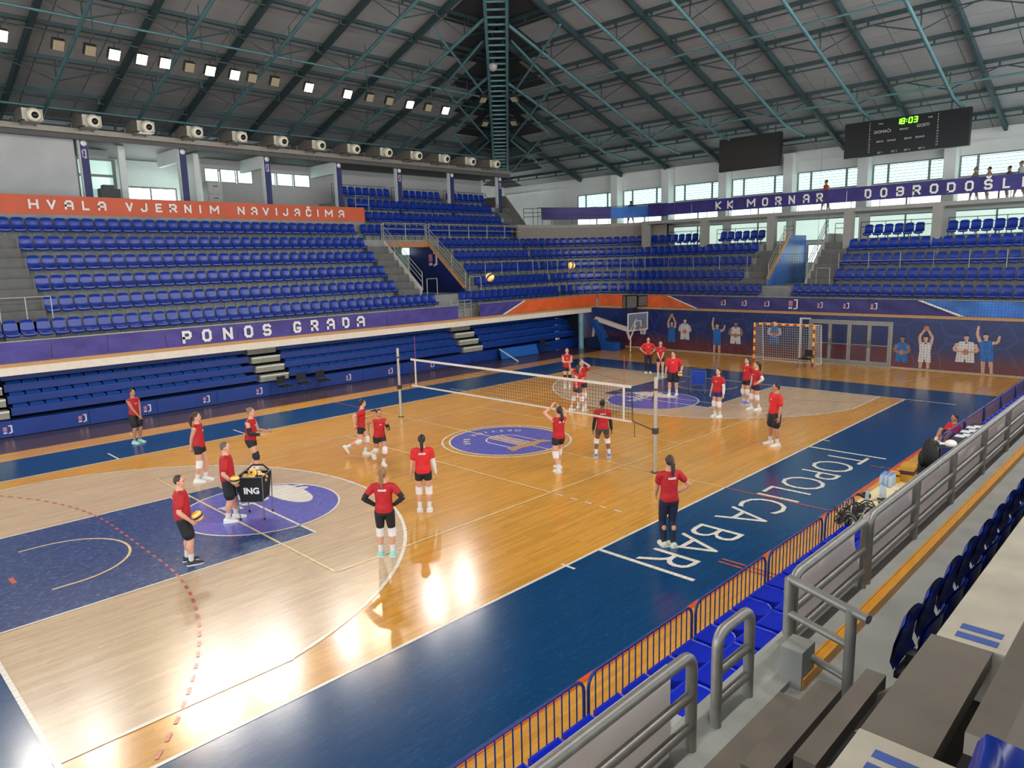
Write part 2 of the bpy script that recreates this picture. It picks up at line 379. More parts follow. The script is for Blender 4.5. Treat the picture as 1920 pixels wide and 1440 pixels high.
# ------------------------------------------------------------------ roof
apex = (0, 0, Z0+K*E0); e = 29; ze = Z0-K*(e-E0)
mb = MB(); cs = [(-e, -e, ze), (-e, e, ze), (e, e, ze), (e, -e, ze)]
for i in range(4): mb.add([cs[i], cs[(i+1) % 4], apex], [(0, 1, 2)])
for i in range(4):
    a, b = cs[i], cs[(i+1) % 4]; mb.add([(a[0], a[1], a[2]+.3), (b[0], b[1], b[2]+.3), (0, 0, apex[2]+.3)], [(0, 2, 1)])
ceil = struct(mb.build('ceiling', M('roof_joint', (44, 46, 46), .7, var=.05), fix=False))
sl = math.atan(K); ca, sa = math.cos(sl), math.sin(sl)
PW, PL = 2.17, 2.44          # sheet width along the eave, length up the slope
pm = MB().bb((-PL/2, -PW/2, -.05), (PL/2, PW/2, 0)).mesh('roof_sheet', ROOFM)
def sheets(side):
    n = 0
    for i in range(12):
        d = -e+.15+(PL*ca+.02)*(i+.5)                 # distance coordinate of the sheet centre
        lim = -d-PL/2*ca-.05
        j = 0
        for j in range(-14, 14):
            t = (j+.5)*(PW+.03)
            if abs(t)+PW/2 > lim: continue
            if side == 'L' and not -20 < t < 26: continue
            if side == 'F' and not -26 < t < 15: continue
            o = link('roof_sheet', pm, ceil)
            if side == 'L': o.matrix_local = Matrix.Translation((d, t, zl(d)-.02)) @ Matrix.Rotation(-sl, 4, 'Y')
            else: o.matrix_local = Matrix.Translation((t, -d, zf(-d)-.02)) @ Matrix.Rotation(math.pi/2*-1, 4, 'Z') @ Matrix.Rotation(-sl, 4, 'Y')
            n += 1
    return n
sheets('L'); sheets('F')
PUR = [27.2, 25.1, 22.8, 20.3, 18.1, 16.0, 13.9, 11.8, 9.7]
def purlin(p0, p1):
    a, b = Vector(p0), Vector(p1); m = MB(); dz = Vector((0, 0, 1))
    m.beam(a-dz*.14, b-dz*.14, .12, .16, 0); m.tube([a-dz*.42, b-dz*.42], .035, 6)
    n = int((b-a).length/1.95)
    for i in range(n+1):
        q = a+(b-a)*(i/max(1, n)); m.beam(q-dz*.2, q-dz*.44, .1, .07, 0)
    m.build('purlin', STEELD, ceil)
for p in PUR:
    purlin((-p, -min(p, 20), zl(-p)), (-p, p, zl(-p)))
    purlin((-p, p, zf(p)), (min(p, 14), p, zf(p)))
for y in (12.0, 8.15, 4.3, .45, -3.4, -7.25, -11.1, 15.9, 19.8):
    MB().beam((-28.6, y, zl(-28.6)-.3), (-abs(y)-.3, y, zl(-abs(y)-.3)-.3), .16, .3).build('rafter', STEELD, ceil)
for x in (-20, -16.2, -12.3, -8.3, -4.4, -.6, 3.3, 7.2, 11):
    MB().beam((x, 28.6, zf(28.6)-.3), (x, abs(x)+.3, zf(abs(x)+.3)-.3), .16, .3).build('rafter', STEELD, ceil)
H = 1.05
def tubes(line, name='truss_tube', r=.075, mat=STEEL):
    m = MB()
    for a, b in line: m.tube([a, b], r, 8, 0, True)
    return m.build(name, mat, ceil)
def ltube(y):
    x1 = -abs(y)-.8 if abs(y) > 6 else -6
    tubes([((-23.2, y, zl(-23.2)-H), (x1, y, zl(x1)-H))], r=.085)
    tubes([((-23.2, y, zl(-23.2)-H), (-27.5, y, zl(-27.5)-.3))], r=.06)
    for p in PUR[1::2]:
        if p > 23.1 or -p > x1: continue
        tubes([((-p, y, zl(-p)-.3), (-p, y, zl(-p)-H)), ], 'truss_web', .03, STEELD)
        tubes([((-p, y, zl(-p)-H), (-p, y+1.9, zl(-p)-.4)), ((-p, y, zl(-p)-H), (-p, y-1.9, zl(-p)-.4))], 'truss_web', .028, STEELD)
for y in (-13.8, -9.9, -6.0, -2.1, 1.75, 5.7, 9.6, 13.5): ltube(y)
def ftube(x):
    y1 = abs(x)+.8 if abs(x) > 6 else 6
    tubes([((x, 26.3, zf(26.3)-.45), (x, 23.5, zf(23.5)-H)), ((x, 23.5, zf(23.5)-H), (x, y1, zf(y1)-H))], r=.085)
    for p in PUR[2::2]:
        if p < y1: continue
        tubes([((x, p, zf(p)-.3), (x, p, zf(p)-H))], 'truss_web', .03, STEELD)
        tubes([((x, p, zf(p)-H), (x+1.9, p, zf(p)-.4)), ((x, p, zf(p)-H), (x-1.9, p, zf(p)-.4))], 'truss_web', .028, STEELD)
for x in (-14, -10, -5.9, -2, 2, 6, 10): ftube(x)
for p in (22.4, 16.0): # long ties along both slopes
    tubes([((-p, -20, zl(-p)-H), (-p, p-.5, zl(-p)-H))], r=.055)
    tubes([((-p+.5, p, zf(p)-H), (14, p, zf(p)-H))], r=.055)
# corner bracing beside the hip
for p, q in ((24.4, 20.3), (20.3, 16), (16, 11.8)):
    tubes([((-p, p-1.0, zl(-p)-H), (-q, q-4.2, zl(-q)-H)), ((-q, q-1.0, zl(-q)-H), (-p, p-4.4, zl(-p)-H))], r=.06)
    tubes([((-p+1.0, p, zl(-p)-H), (-q+4.2, q, zl(-q)-H)), ((-q+1.0, q, zl(-q)-H), (-p+4.4, p, zl(-p)-H))], r=.06)
# hip girder: ladder-like lattice beam running up the hip line
hg = MB(); dn = Vector((1, 1, 0)).normalized()*.5
def hp(t, h, s): return Vector((-t, t, zl(-t)-h))+dn*s
for s in (-1, 1):
    hg.beam(hp(24.3, 1.35, s), hp(6, 1.35, s), .14, .2); hg.beam(hp(24.3, .4, s), hp(6, .4, s), .12, .16)
t = 24.0; i = 0
while t > 6.3:
    hg.beam(hp(t, 1.35, -1), hp(t, 1.35, 1), .06, .08)
    for s in (-1, 1):
        if i % 3 == 0: hg.beam(hp(t, 1.35, s), hp(t-.9, .4, s), .06, .06); hg.beam(hp(t-.9, .4, s), hp(t-1.2, 1.35, s), .06, .06)
    t -= .42; i += 1
hg.build('hip_girder', STEEL, ceil)

# ------------------------------------------------------------------ floodlights on the roof
LAMPB = M('lamp_housing', (60, 58, 52), .5, var=.1, metal=.4); GLASSOFF = M('lamp_glass_off', (150, 140, 116), .2, var=.2, scale=20)
LAMPON = M('lamp_glass_lit', (255, 250, 236), .3, var=0, emit=(255, 248, 232), es=60)
LAMPONW = M('lamp_glass_lit_warm', (255, 230, 190), .3, var=0, emit=(255, 222, 170), es=60)
def lamp_parts(face):
    b = MB(); b.bb((-.16, -.2, -.2), (.02, .2, .2)); b.bb((-.3, -.1, -.1), (-.16, .1, .1)); b.tube([(-.12, 0, .2), (-.12, 0, .42)], .02, 6)
    g = MB(); g.bb((.02, -.18, -.18), (.035, .18, .18))
    return b.mesh('lamp_housing', LAMPB), g.mesh('lamp_glass', face)
LP = {k: lamp_parts(m) for k, m in (('off', GLASSOFF), ('on', LAMPON), ('warm', LAMPONW))}
def aim(loc, target): return (Vector(target)-Vector(loc)).to_track_quat('X', 'Z').to_euler()
def floodlight(loc, target, state, label, group, power=None):
    o = empty('floodlight', loc, 0, label, 'floodlight', group); o.rotation_euler = aim(loc, target)
    link('housing', LP[state][0], o); link('lens', LP[state][1], o)
    if state != 'off':
        ld = bpy.data.lights.new('lamp_light', 'SPOT'); ld.energy = power or LAMP_W*4; ld.spot_size = math.radians(156 if power else 120); ld.spot_blend = .7; ld.shadow_soft_size = .2
        ld.color = (1, .96, .9) if state == 'on' else (1, .82, .6)
        lo = bpy.data.objects.new('lamp_light', ld); COL.objects.link(lo); lo.parent = o; lo.location = (.06, 0, 0); lo.rotation_euler = (0, math.radians(-90), 0)
    return o
yl = [(-8.92, 'on'), (-7.2, 'off'), (-6.17, 'off'), (-5.36, 'warm'), (-4.39, 'on'), (-3.52, 'on'), (-2.57, 'off'), (-1.73, 'on'), (-.69, 'on'), (.09, 'off'), (1.14, 'off'), (2.79, 'on'), (4.85, 'warm'), (6.12, 'off'), (7.29, 'off'), (8.56, 'on'), (9.78, 'off'), (10.95, 'on')]
lblg = {'on': ('lit white floodlight in the row hung along the roof above the orange banner', 'lit white floodlights over the orange banner'),
        'warm': ('lit warm-toned floodlight in the row hung along the roof above the orange banner', 'lit warm floodlights over the orange banner'),
        'off': ('switched-off floodlight in the row hung along the roof above the orange banner', 'unlit floodlights over the orange banner')}
for n, (y, st) in enumerate(reversed([(-17, 'on'), (-14, 'on'), (-11, 'on')]+yl)):
    floodlight((-15, y, 13.6), (3, y*.8, 0), st, lblg[st][0].replace('floodlight in the row hung along the roof', 'floodlight, %s from the lattice girder in the roof row' % nth(n+1)), lblg[st][1])
tubes([((-15, -20, 14.02), (-15, 13.8, 14.02))], 'light_rail', .03, STEELD)
for y in range(-18, 14, 4): tubes([((-15, y, 14.02), (-15, y, zl(-15)-.3))], 'light_hanger', .02, STEELD)
# the matching row over the near stand lights the court from the other side
for n, y in enumerate((16, 12, 8, 4, 0, -4, -8, -13, -18)):
    floodlight((15, y, 13.6), (-3, y*.85, 0), 'on', 'lit white floodlight above the near grandstand, %s from the scoreboard end' % nth(n+1), 'lit floodlights over the near stand', LAMP_W*5)
# four lamps and a dome camera by the hip girder
for i, (u, h, s) in enumerate(((14.6, 1.9, -1.75), (14.6, 1.9, 1.75), (16.8, 1.9, -1.75), (16.8, 1.9, 1.75))):
    p = hp(u, h, s*1.0)
    floodlight(p, (p.x+(2 if s > 0 else 6), p.y-(6 if s > 0 else 2), 3), 'off', '%s unlit floodlight bracketed to the %s flank of the lattice girder' % ('lower' if u > 15 else 'upper', 'scoreboard' if s > 0 else 'orange banner'), 'unlit floodlights on the lattice girder')
    tubes([(hp(u, 1.35, 1 if s > 0 else -1), p+Vector((0, 0, .4)))], 'lamp_bracket', .03, STEELD)

# ------------------------------------------------------------------ far side: mural wall, stand, gallery, window wall
YF = 22.0; XL = -13.4
def murmat():
    m = bpy.data.materials.new('mural_print'); m.use_nodes = True; N = m.node_tree.nodes; L = m.node_tree.links; b = N['Principled BSDF']
    tc = N.new('ShaderNodeTexCoord'); sp = N.new('ShaderNodeSeparateXYZ'); L.new(tc.outputs['Object'], sp.inputs[0])
    rp = N.new('ShaderNodeValToRGB'); mr = N.new('ShaderNodeMapRange'); mr.inputs[2].default_value = 2.6
    nz = N.new('ShaderNodeTexNoise'); nz.inputs['Scale'].default_value = 1.2; nz.inputs['Detail'].default_value = 6
    ad = N.new('ShaderNodeMath'); ad.operation = 'MULTIPLY_ADD'; ad.inputs[1].default_value = .5; L.new(nz.outputs[0], ad.inputs[0]); L.new(sp.outputs[2], ad.inputs[2])
    L.new(tc.outputs['Object'], nz.inputs['Vector']); L.new(ad.outputs[0], mr.inputs[0]); L.new(mr.outputs[0], rp.inputs[0])
    el = rp.color_ramp.elements; el[0].position = .08; el[0].color = lin((118, 40, 34))+(1,); el[1].position = .95; el[1].color = lin((14, 36, 96))+(1,)
    e2 = el.new(.3); e2.color = lin((88, 42, 52))+(1,); e3 = el.new(.5); e3.color = lin((30, 38, 92))+(1,)
    # pale net-like strands in the print
    wv = N.new('ShaderNodeTexVoronoi'); wv.feature = 'DISTANCE_TO_EDGE'; wv.inputs['Scale'].default_value = .9; L.new(tc.outputs['Object'], wv.inputs['Vector'])
    r2 = N.new('ShaderNodeValToRGB'); r2.color_ramp.elements[0].color = (.16, .16, .16, 1); r2.color_ramp.elements[1].position = .05; r2.color_ramp.elements[1].color = (0, 0, 0, 1); L.new(wv.outputs[0], r2.inputs[0])
    mx = N.new('ShaderNodeMix'); mx.data_type = 'RGBA'; mx.inputs[7].default_value = lin((70, 120, 190))+(1,); L.new(r2.outputs[0], mx.inputs[0]); L.new(rp.outputs[0], mx.inputs[6]); L.new(mx.outputs[2], b.inputs['Base Color'])
    b.inputs['Roughness'].default_value = .35; return m
MURAL = murmat()
wall_far = struct(MB().bb((-17, YF, 0), (.5, YF+.25, 2.43)).bb((4.55, YF, 0), (14, YF+.25, 2.43)).bb((.5, YF, 2.2), (4.55, YF+.25, 2.43)).build('wall_far', MURAL))
struct(MB().bb((-13.4, YF-.12, 0), (.5, YF, .05)).bb((4.55, YF-.12, 0), (13.5, YF, .05)).build('baseboard_far', M('baseboard_pale', (190, 170, 140), .5)))
# glazed triple door in the mural wall
d1 = struct(MB().bb((.5, YF-.04, 0), (.62, YF+.1, 2.2)).bb((4.43, YF-.04, 0), (4.55, YF+.1, 2.2)).bb((.62, YF-.04, 2.08), (4.43, YF+.1, 2.2)).bb((.62, YF-.04, 0), (4.43, YF+.1, .06)).build('door_1', M('door_alu', (150, 146, 138), .4, metal=.3)))
DPAN = M('door_film_blue', (16, 30, 84), .2, var=.25, scale=1.3)
DPANR = M('door_film_red', (86, 30, 38), .2, var=.25, scale=1.3)
for i in range(4):
    x0 = .62+i*.9525; x1 = x0+.9525
    lf = MB().bb((x0, YF, .06), (x0+.09, YF+.07, 2.08)).bb((x1-.09, YF, .06), (x1, YF+.07, 2.08)).bb((x0+.09, YF, 1.98), (x1-.09, YF+.07, 2.08)).bb((x0+.09, YF, .06), (x1-.09, YF+.07, .2)).bb((x0+.09, YF, .98), (x1-.09, YF+.07, 1.02)).build('door_leaf', MATS['door_alu'], d1)
    MB().bb((x0+.09, YF+.03, 1.02), (x1-.09, YF+.05, 1.98)).build('door_pane', DPAN, lf); MB().bb((x0+.09, YF+.03, .2), (x1-.09, YF+.05, .98)).build('door_pane', DPANR, lf)
    hx = x1-.05 if i % 2 == 0 else x0+.05
    MB().tube([(hx, YF-.05, .9), (hx, YF-.05, 1.25)], .012, 6).bb((hx-.01, YF-.05, .93), (hx+.01, YF, .95)).bb((hx-.01, YF-.05, 1.2), (hx+.01, YF, 1.22)).build('door_handle', RAILD, lf)
# concrete edges and wooden nosing of the balconies
struct(MB().bb((XL, YF-.05, 2.43), (14, YF+.6, 2.56)).build('trim_1', WOOD))
struct(MB().bb((XL-.7, -34, 2.44), (XL+.02, YF-.05, 2.56)).build('trim_2', WOOD))
struct(MB().bb((XL-.25, -34, 2.16), (XL, 21.4, 2.44)).build('trim_3', M('fascia_cream', (232, 218, 198), .6, var=.05)))

T0, RISE, DEP = 3.05, .775, .87
def T(k): return T0+RISE*k
def xk(k): return -14.6-DEP*k
def yk(k): return 23.2+DEP*k
AC = (-11.4, 20.0); AR = 3.2
def sector(mb, r0, r1, z0, z1, n=9, mi=0):
    for i in range(n):
        a0 = math.pi-math.pi/2*i/n; a1 = math.pi-math.pi/2*(i+1)/n
        P = [(AC[0]+r*math.cos(a), AC[1]+r*math.sin(a)) for r, a in ((r0, a0), (r1, a0), (r1, a1), (r0, a1))]
        mb.prism(P, lambda a, b, t: (a, b, t), z0, z1, mi)
def lbox(mb, k, y0, y1, zb=None, xb=-26): mb.bb((xb, y0, T(k)-RISE if zb is None else zb), (xk(k)+.5, y1, T(k)))
def fbox(mb, k, x0, x1, yb=30, zb=None): mb.bb((x0, yk(k)-.5, T(k)-RISE if zb is None else zb), (x1, yb, T(k)))
sl_ = MB()
lbox(sl_, 0, -34, 20, 2.44)
lbox(sl_, 1, -34, 20)
for k in range(2, 6): lbox(sl_, k, -34, -10.1); lbox(sl_, k, -8.6, 7.55)
for k in range(2, 5): lbox(sl_, k, 13.26, 20)
lbox(sl_, 5, 13.26, 20.35); lbox(sl_, 5, 7.55, 13.26, T(5)-.42)
for k in (6, 7, 8): lbox(sl_, k, 8.3, 20.35)
struct(sl_.build('stand_left', CONC, fix=False))
def stairs(mb, fn, k0, k1):
    """half-steps between rows; fn(d0, z0, z1) adds one block whose front is at row distance d0"""
    for k in range(k0, k1):
        fn(DEP*k+.5-DEP/2-DEP/2*0, T(k), T(k)+RISE/2)
st = MB()
def lst(mb, y0, y1, k0, k1):
    for k in range(k0, k1):
        mb.bb((-26, y0, T(k-1)), (xk(k)+.5, y1, T(k))); mb.bb((xk(k)+.5, y0, T(k-1)), (xk(k)+.5+DEP/2, y1, T(k-1)+RISE/2))
lst(st, 7.55, 9.0, 2, 5); lst(st, 12.1, 13.26, 2, 5); lst(st, -10.1, -8.6, 1, 6); lst(st, 20.35, 21.9, 5, 9)
st.bb((xk(5)+.5, 7.55, T(4)), (xk(5)+.5+DEP/2, 9.0, T(4)+RISE/2)); st.bb((xk(5)+.5, 12.1, T(4)), (xk(5)+.5+DEP/2, 13.26, T(4)+RISE/2))
struct(st.build('stand_stairs_left', CONCD, fix=False))
# vomitory in the left stand: passage walls, sloping caps
vm = MB(); vm.bb((-24, 9.0, T(1)), (-15.4, 9.12, T(1)+.02))
def slope_wall(mb, ya, yb):
    mb.prism([(xk(1)+.2, T(1)), (xk(1)+.2, T(1)+.3), (xk(5)+.35, T(5)-.1), (-24, T(5)-.1), (-24, T(1))], lambda a, b, t: (a, t, b), ya, yb)
w1 = MB(); slope_wall(w1, 8.94, 9.02); struct(w1.build('wall_passage_a', M('stringer_pale', (176, 172, 160), .7)))
w2 = MB(); slope_wall(w2, 12.08, 12.16); WPB = struct(w2.build('wall_passage_b', M('passage_blue', (14, 26, 92), .5, var=.2, scale=.8)))
struct(MB().beam((xk(1)+.25, 12.1, T(1)+.3), (xk(5)+.4, 12.1, T(5)-.05), .1, .16).build('trim_4', WOOD)); struct(MB().beam((xk(1)+.25, 8.98, T(1)+.3), (xk(5)+.4, 8.98, T(5)-.05), .1, .14).build('trim_5', M('stringer_cap', (200, 196, 186), .6)))
struct(MB().bb((xk(5)+.5, 9.02, T(5)-.42), (xk(5)+.58, 12.08, T(5)-.1)).build('trim_6', M('lintel_ply', (176, 120, 78), .55)))
pb = struct(MB().bb((-20.4, 9.02, T(1)), (-20.2, 12.08, T(5)-.42)).build('wall_passage_c', M('passage_green', (120, 150, 140), .6)))
MB().bb((-20.19, 11.5, 6.1), (-20.17, 12.05, 6.65)).build('passage_window', PANEW, pb)
sf_ = MB()
for k in (0, 1):
    fbox(sf_, k, AC[0], 14, zb=2.44 if k == 0 else None)
for k in (2, 3, 4): fbox(sf_, k, AC[0], -4.12); fbox(sf_, k, .84, 14)
for k in range(5): sector(sf_, AR+DEP*k-.5, 15, T(k)-RISE if k else 2.44, T(k))
struct(sf_.build('stand_far', CONC, fix=False))
st = MB()
def fst(mb, x0, x1, k0, k1):
    for k in range(k0, k1):
        mb.bb((x0, yk(k)-.5, T(k-1)), (x1, 30, T(k))); mb.bb((x0, yk(k)-.5-DEP/2, T(k-1)), (x1, yk(k)-.5, T(k-1)+RISE/2))
fst(st, -4.12, -2.75, 2, 5); fst(st, -.55, .84, 2, 5)
struct(st.build('stand_stairs_far', CONCD, fix=False))
def slope_wall_f(mb, xa, xb):
    mb.prism([(yk(1)-.2, T(1)), (yk(1)-.2, T(1)+.3), (yk(4)-.1, T(4)+.5), (28.9, T(4)+.5), (28.9, T(1))], lambda a, b, t: (t, a, b), xa, xb)
w3 = MB(); slope_wall_f(w3, -2.78, -2.7); struct(w3.build('wall_passage_d', M('passage_print', (60, 110, 190), .35, var=.5, scale=.5)))
w4 = MB(); slope_wall_f(w4, -.6, -.52); struct(w4.build('wall_passage_e', MATS['stringer_pale']))
struct(MB().beam((-2.74, yk(1)-.2, T(1)+.35), (-2.74, yk(4)-.1, T(4)+.55), .12, .16).build('trim_7', WOOD))

# columns, gallery slab, parapet in the corner
YC = 26.25
for x in (-12.5, -8.1, -3.68, .72, 5.05, 9.4, 13.75):
    struct(MB().bb((x-.22, YC-.2, T(3)-.1), (x+.22, YC+.25, 7.75)).build('column_far', WALLG))
gs = MB().bb((-12.72, YC-.2, 7.75), (14, 29, 7.95)); sector(gs, AR+DEP*4+.42, 15, 7.75, 7.95)
gs.bb((AC[0], YC-.2+.2, 7.75), (-12.3, 29, 7.95)); struct(gs.build('gallery_slab', WALLG, fix=False))
cw = MB(); sector(cw, AR+DEP*4+.42, AR+DEP*4+.6, T(4), 7.75); cw.bb((-12.72, YC+.87, T(4)), (-11.4, YC+1.05, 7.75)); struct(cw.build('wall_corner', M('parapet_taupe', (136, 126, 116), .8, var=.06), fix=False))
# window wall
BAYS = [(-20.66+4.31*i, -16.96+4.31*i) for i in range(8)]
YW = 29.0
ww = MB(); ww.bb((-29, YW, 10.42), (14, YW+.3, 11.75)); ww.bb((-29, YW, 9.14), (14, YW+.3, 9.3)); ww.bb((-29, YW, 7.62), (14, YW+.3, 8.03)); ww.bb((-29, YW, 2.4), (14, YW+.3, 6.3))
ed = [-29]+[v for b in BAYS for v in b]+[14]
for i in range(0, len(ed), 2):
    for z0, z1 in ((6.3, 7.62), (8.03, 9.14), (9.3, 10.42)):
        if ed[i+1] > ed[i]: ww.bb((ed[i], YW, z0), (ed[i+1], YW+.3, z1))
ww.bb((-29, YW-.08, 11.0), (14, YW, 11.08))
struct(ww.build('wall_windows', WALLW, fix=False))
for i in range(len(BAYS)-1):
    a, b = BAYS[i][1], BAYS[i+1][0]
    struct(MB().bb((a+.02, YW-.75, 7.95), (b-.02, YW-.02, 11.5)).build('pier_far', WALLW))
for n, (a, b) in enumerate(BAYS):
    w = struct(MB().bb((a, YW-.02, 9.3), (b, YW+.08, 9.37)).bb((a, YW-.02, 10.35), (b, YW+.08, 10.42)).bb((a, YW-.02, 9.37), (a+.07, YW+.08, 10.35)).bb((b-.07, YW-.02, 9.37), (b, YW+.08, 10.35))
               .bb((a+.76, YW-.02, 9.37), (a+.88, YW+.08, 10.35)).bb((b-.88, YW-.02, 9.37), (b-.76, YW+.08, 10.35)).build('window_%d' % (n+1), FRAME))
    for p, q in ((a+.07, a+.76), (a+.88, b-.88), (b-.76, b-.07)):
        MB().bb((p, YW+.04, 9.37), (q, YW+.06, 10.35)).build('pane', PANE, w)
        for s in range(6):
            z = 9.45+s*.165; MB().add([(p, YW-.005, z), (q, YW-.005, z), (q, YW+.03, z+.03), (p, YW+.03, z+.03), (p, YW-.005, z+.012), (q, YW-.005, z+.012), (q, YW+.03, z+.042), (p, YW+.03, z+.042)],
                                      [(3, 2, 1, 0), (4, 5, 6, 7), (0, 1, 5, 4), (2, 3, 7, 6), (1, 2, 6, 5), (3, 0, 4, 7)]).build('blind_slat', SLAT, w)
    w = struct(MB().bb((a, YW-.02, 8.03), (b, YW+.08, 8.08)).bb((a, YW-.02, 9.08), (b, YW+.08, 9.14)).bb(((a+b)/2-.04, YW-.02, 8.08), ((a+b)/2+.04, YW+.08, 9.08)).build('window_%d' % (n+11), FRAME))
    MB().bb((a, YW+.04, 8.08), ((a+b)/2-.04, YW+.06, 9.08)).build('pane', PANEW, w); MB().bb(((a+b)/2+.04, YW+.04, 8.08), (b, YW+.06, 9.08)).build('pane', PANEW, w)
    if a > -13:
        w = struct(MB().bb((a, YW-.02, 6.3), (b, YW+.08, 6.36)).bb((a, YW-.02, 7.56), (b, YW+.08, 7.62)).bb(((a+b)/2-.04, YW-.02, 6.36), ((a+b)/2+.04, YW+.08, 7.56)).build('window_%d' % (n+21), FRAME))
        MB().bb((a, YW+.04, 6.36), ((a+b)/2-.04, YW+.06, 7.56)).build('pane', PANEL, w); MB().bb(((a+b)/2+.04, YW+.04, 6.36), (b, YW+.06, 7.56)).build('pane', PANEL, w)
# passage window in the far vomitory
w = struct(MB().bb((-2.62, YW-.06, 4.95), (-.7, YW-.01, 5.02)).bb((-2.62, YW-.06, 6.05), (-.7, YW-.01, 6.12)).bb((-2.62, YW-.06, 5.02), (-2.55, YW-.01, 6.05)).bb((-1.2, YW-.06, 5.02), (-1.12, YW-.01, 6.05)).build('window_40', FRAME))
MB().bb((-2.55, YW-.04, 5.02), (-1.2, YW-.02, 6.05)).build('pane', PANEW, w); MB().bb((-1.12, YW-.04, 5.02), (-.7, YW-.02, 6.05)).build('pane', PANEW, w)
MB().bb((-2.69, YW-.05, T(1)), (-.61, YW-.01, 4.95)).build('passage_panel', M('passage_pale', (196, 222, 212), .6), w)

# ------------------------------------------------------------------ left side: boxes behind the orange banner
XC = -21.1; CY_ = [-9.4, -5.1, -.8, 3.56, 7.94, 12.21, 16.47, 20.9]
for n, y in enumerate(CY_):
    zb = 8.2 if y < 8 else T(7)
    c = struct(MB().bb((XC-.28, y-.13, zb), (XC, y+.22, 11.5)).build('column_left', WALLW))
    MB().bb((XC, y-.1, zb), (XC+.05, y+.2, 11.45)).build('banner_panel', BLUEC, c)
    MB().lathe([(.001, 0), (.13, 0), (.13, .006), (.001, .006)], (XC+.05, y+.05, 11.2), 14, 0, Matrix.Rotation(math.pi/2, 3, 'Y')).build('round_badge', PRINTW, c)
    if n % 2 == 1 or n == 3:
        m = MB(); fnb = lambda a, b, t, y=y: (XC+.05+t, y+a, b)
        m.prism([(.0, 10.55), (.12, 10.55), (.12, 10.95), (.0, 10.95), (.0, 10.88), (.06, 10.88), (.06, 10.62), (.0, 10.62)], fnb, 0, .006)
        m.prism([(-.06, 10.7), (-.01, 10.7), (-.01, 10.9), (-.06, 10.9)], fnb, 0, .006); m.prism([(-.06, 10.6), (-.01, 10.6), (-.01, 10.66), (-.06, 10.66)], fnb, 0, .006)
        m.build('crest_print', M('crest_pink', (196, 170, 190), .6), c)
struct(MB().bb((-26, -34, 8.0), (-19.62, 8.3, 8.2)).build('box_floor', CONC))
struct(MB().bb((-19.62, -34, T(5)), (-19.5, 8.4, 8.72)).build('parapet_left', CONC))
struct(MB().bb((-27, -34, 11.4), (-20.7, 21.6, 11.5)).bb((-20.95, -34, 11.3), (-20.7, 21.6, 11.4)).build('box_ceiling', M('soffit_dark', (86, 84, 82), .7)))
bw = MB(); bw.bb((-24.3, -34, 8.2), (-24, -5.0, 11.5)); bw.bb((-24.3, -3.3, 8.2), (-24, 1.45, 9.1))
bw.bb((-24.3, 1.3, 8.2), (-24, 8.3, 10.2)); bw.bb((-24.3, 1.3, 10.92), (-24, 8.3, 11.5)); bw.bb((-24.3, 1.3, 10.2), (-24, 1.47, 10.92)); bw.bb((-24.3, 4.2, 10.2), (-24, 5.3, 10.92)); bw.bb((-24.3, 7.8, 10.2), (-24, 8.3, 10.92))
bw.bb((-24.3, 8.3, T(5)), (-24, 21.9, 11.5)); bw.bb((-24.3, -5.0, 10.85), (-24, -3.2, 11.5))
struct(bw.build('wall_left', M('wall_box_grey', (172, 170, 166), .75, var=.05), fix=False))
struct(MB().bb((-29, 21.9, 2.4), (-28.7, 29, 11.75)).bb((-29, 21.9, 2.4), (-24, 22.1, 11.66)).build('wall_corner_white', WALLW, fix=False))
# wing walls between the boxes
for y in (-9.4, -5.1, -.8, 3.56, 7.94):
    struct(MB().bb((-24, y-.1, 10.75), (XC-.28, y+.1, 11.5)).build('wall_wing', WALLW))
struct(MB().bb((-24, -9.3, 8.2), (-21.4, -5.35, 11.5)).build('wall_room', M('wall_room_grey', (176, 176, 174), .75, var=.08, scale=.8)))
struct(MB().bb((-24, .1, 8.2), (-21.9, .35, 11.3)).build('wall_room', WALLW))
struct(MB().bb((-22.4, -3.3, 8.2), (-22.2, -3.0, 11.5)).build('wall_room', WALLW))
rm = struct(MB().bb((-27, -5, 8.2), (-26.8, 1.4, 11.5)).bb((-27, -5.1, 8.2), (-24.3, -5, 11.5)).bb((-27, 1.3, 8.2), (-24.3, 1.45, 11.5)).build('wall_room', M('wall_room_white', (232, 240, 236), .6, var=.03), fix=False))
w = struct(MB().bb((-26.78, -1.7, 9.95), (-26.7, .9, 10.05)).bb((-26.78, -.45, 8.4), (-26.7, -.35, 9.95)).bb((-26.78, -1.8, 8.4), (-26.7, -1.7, 10.05)).bb((-26.78, .9, 8.4), (-26.7, 1.0, 10.05)).build('window_51', FRAME))
MB().bb((-26.78, -1.7, 8.4), (-26.74, -.45, 9.95)).build('pane', M('daylit_door', (255, 255, 255), .3, var=0, emit=(240, 255, 250), es=WIN_E*7), w); MB().bb((-26.78, -.35, 8.4), (-26.74, .9, 9.95)).build('pane', MATS['daylit_door'], w)
w = struct(MB().bb((-23.05, -5.0, 8.2), (-22.95, -4.85, 10.85)).bb((-23.05, -3.4, 8.2), (-22.95, -3.25, 10.85)).bb((-23.05, -4.85, 10.75), (-22.95, -3.4, 10.85)).bb((-23.05, -4.85, 10.0), (-22.95, -3.4, 10.12)).bb((-23.05, -4.5, 8.2), (-22.95, -4.4, 10)).build('window_52', FRAME))
PALE = M('pane_pale', (190, 216, 208), .15, var=0, emit=(190, 232, 220), es=WIN_E*.3)
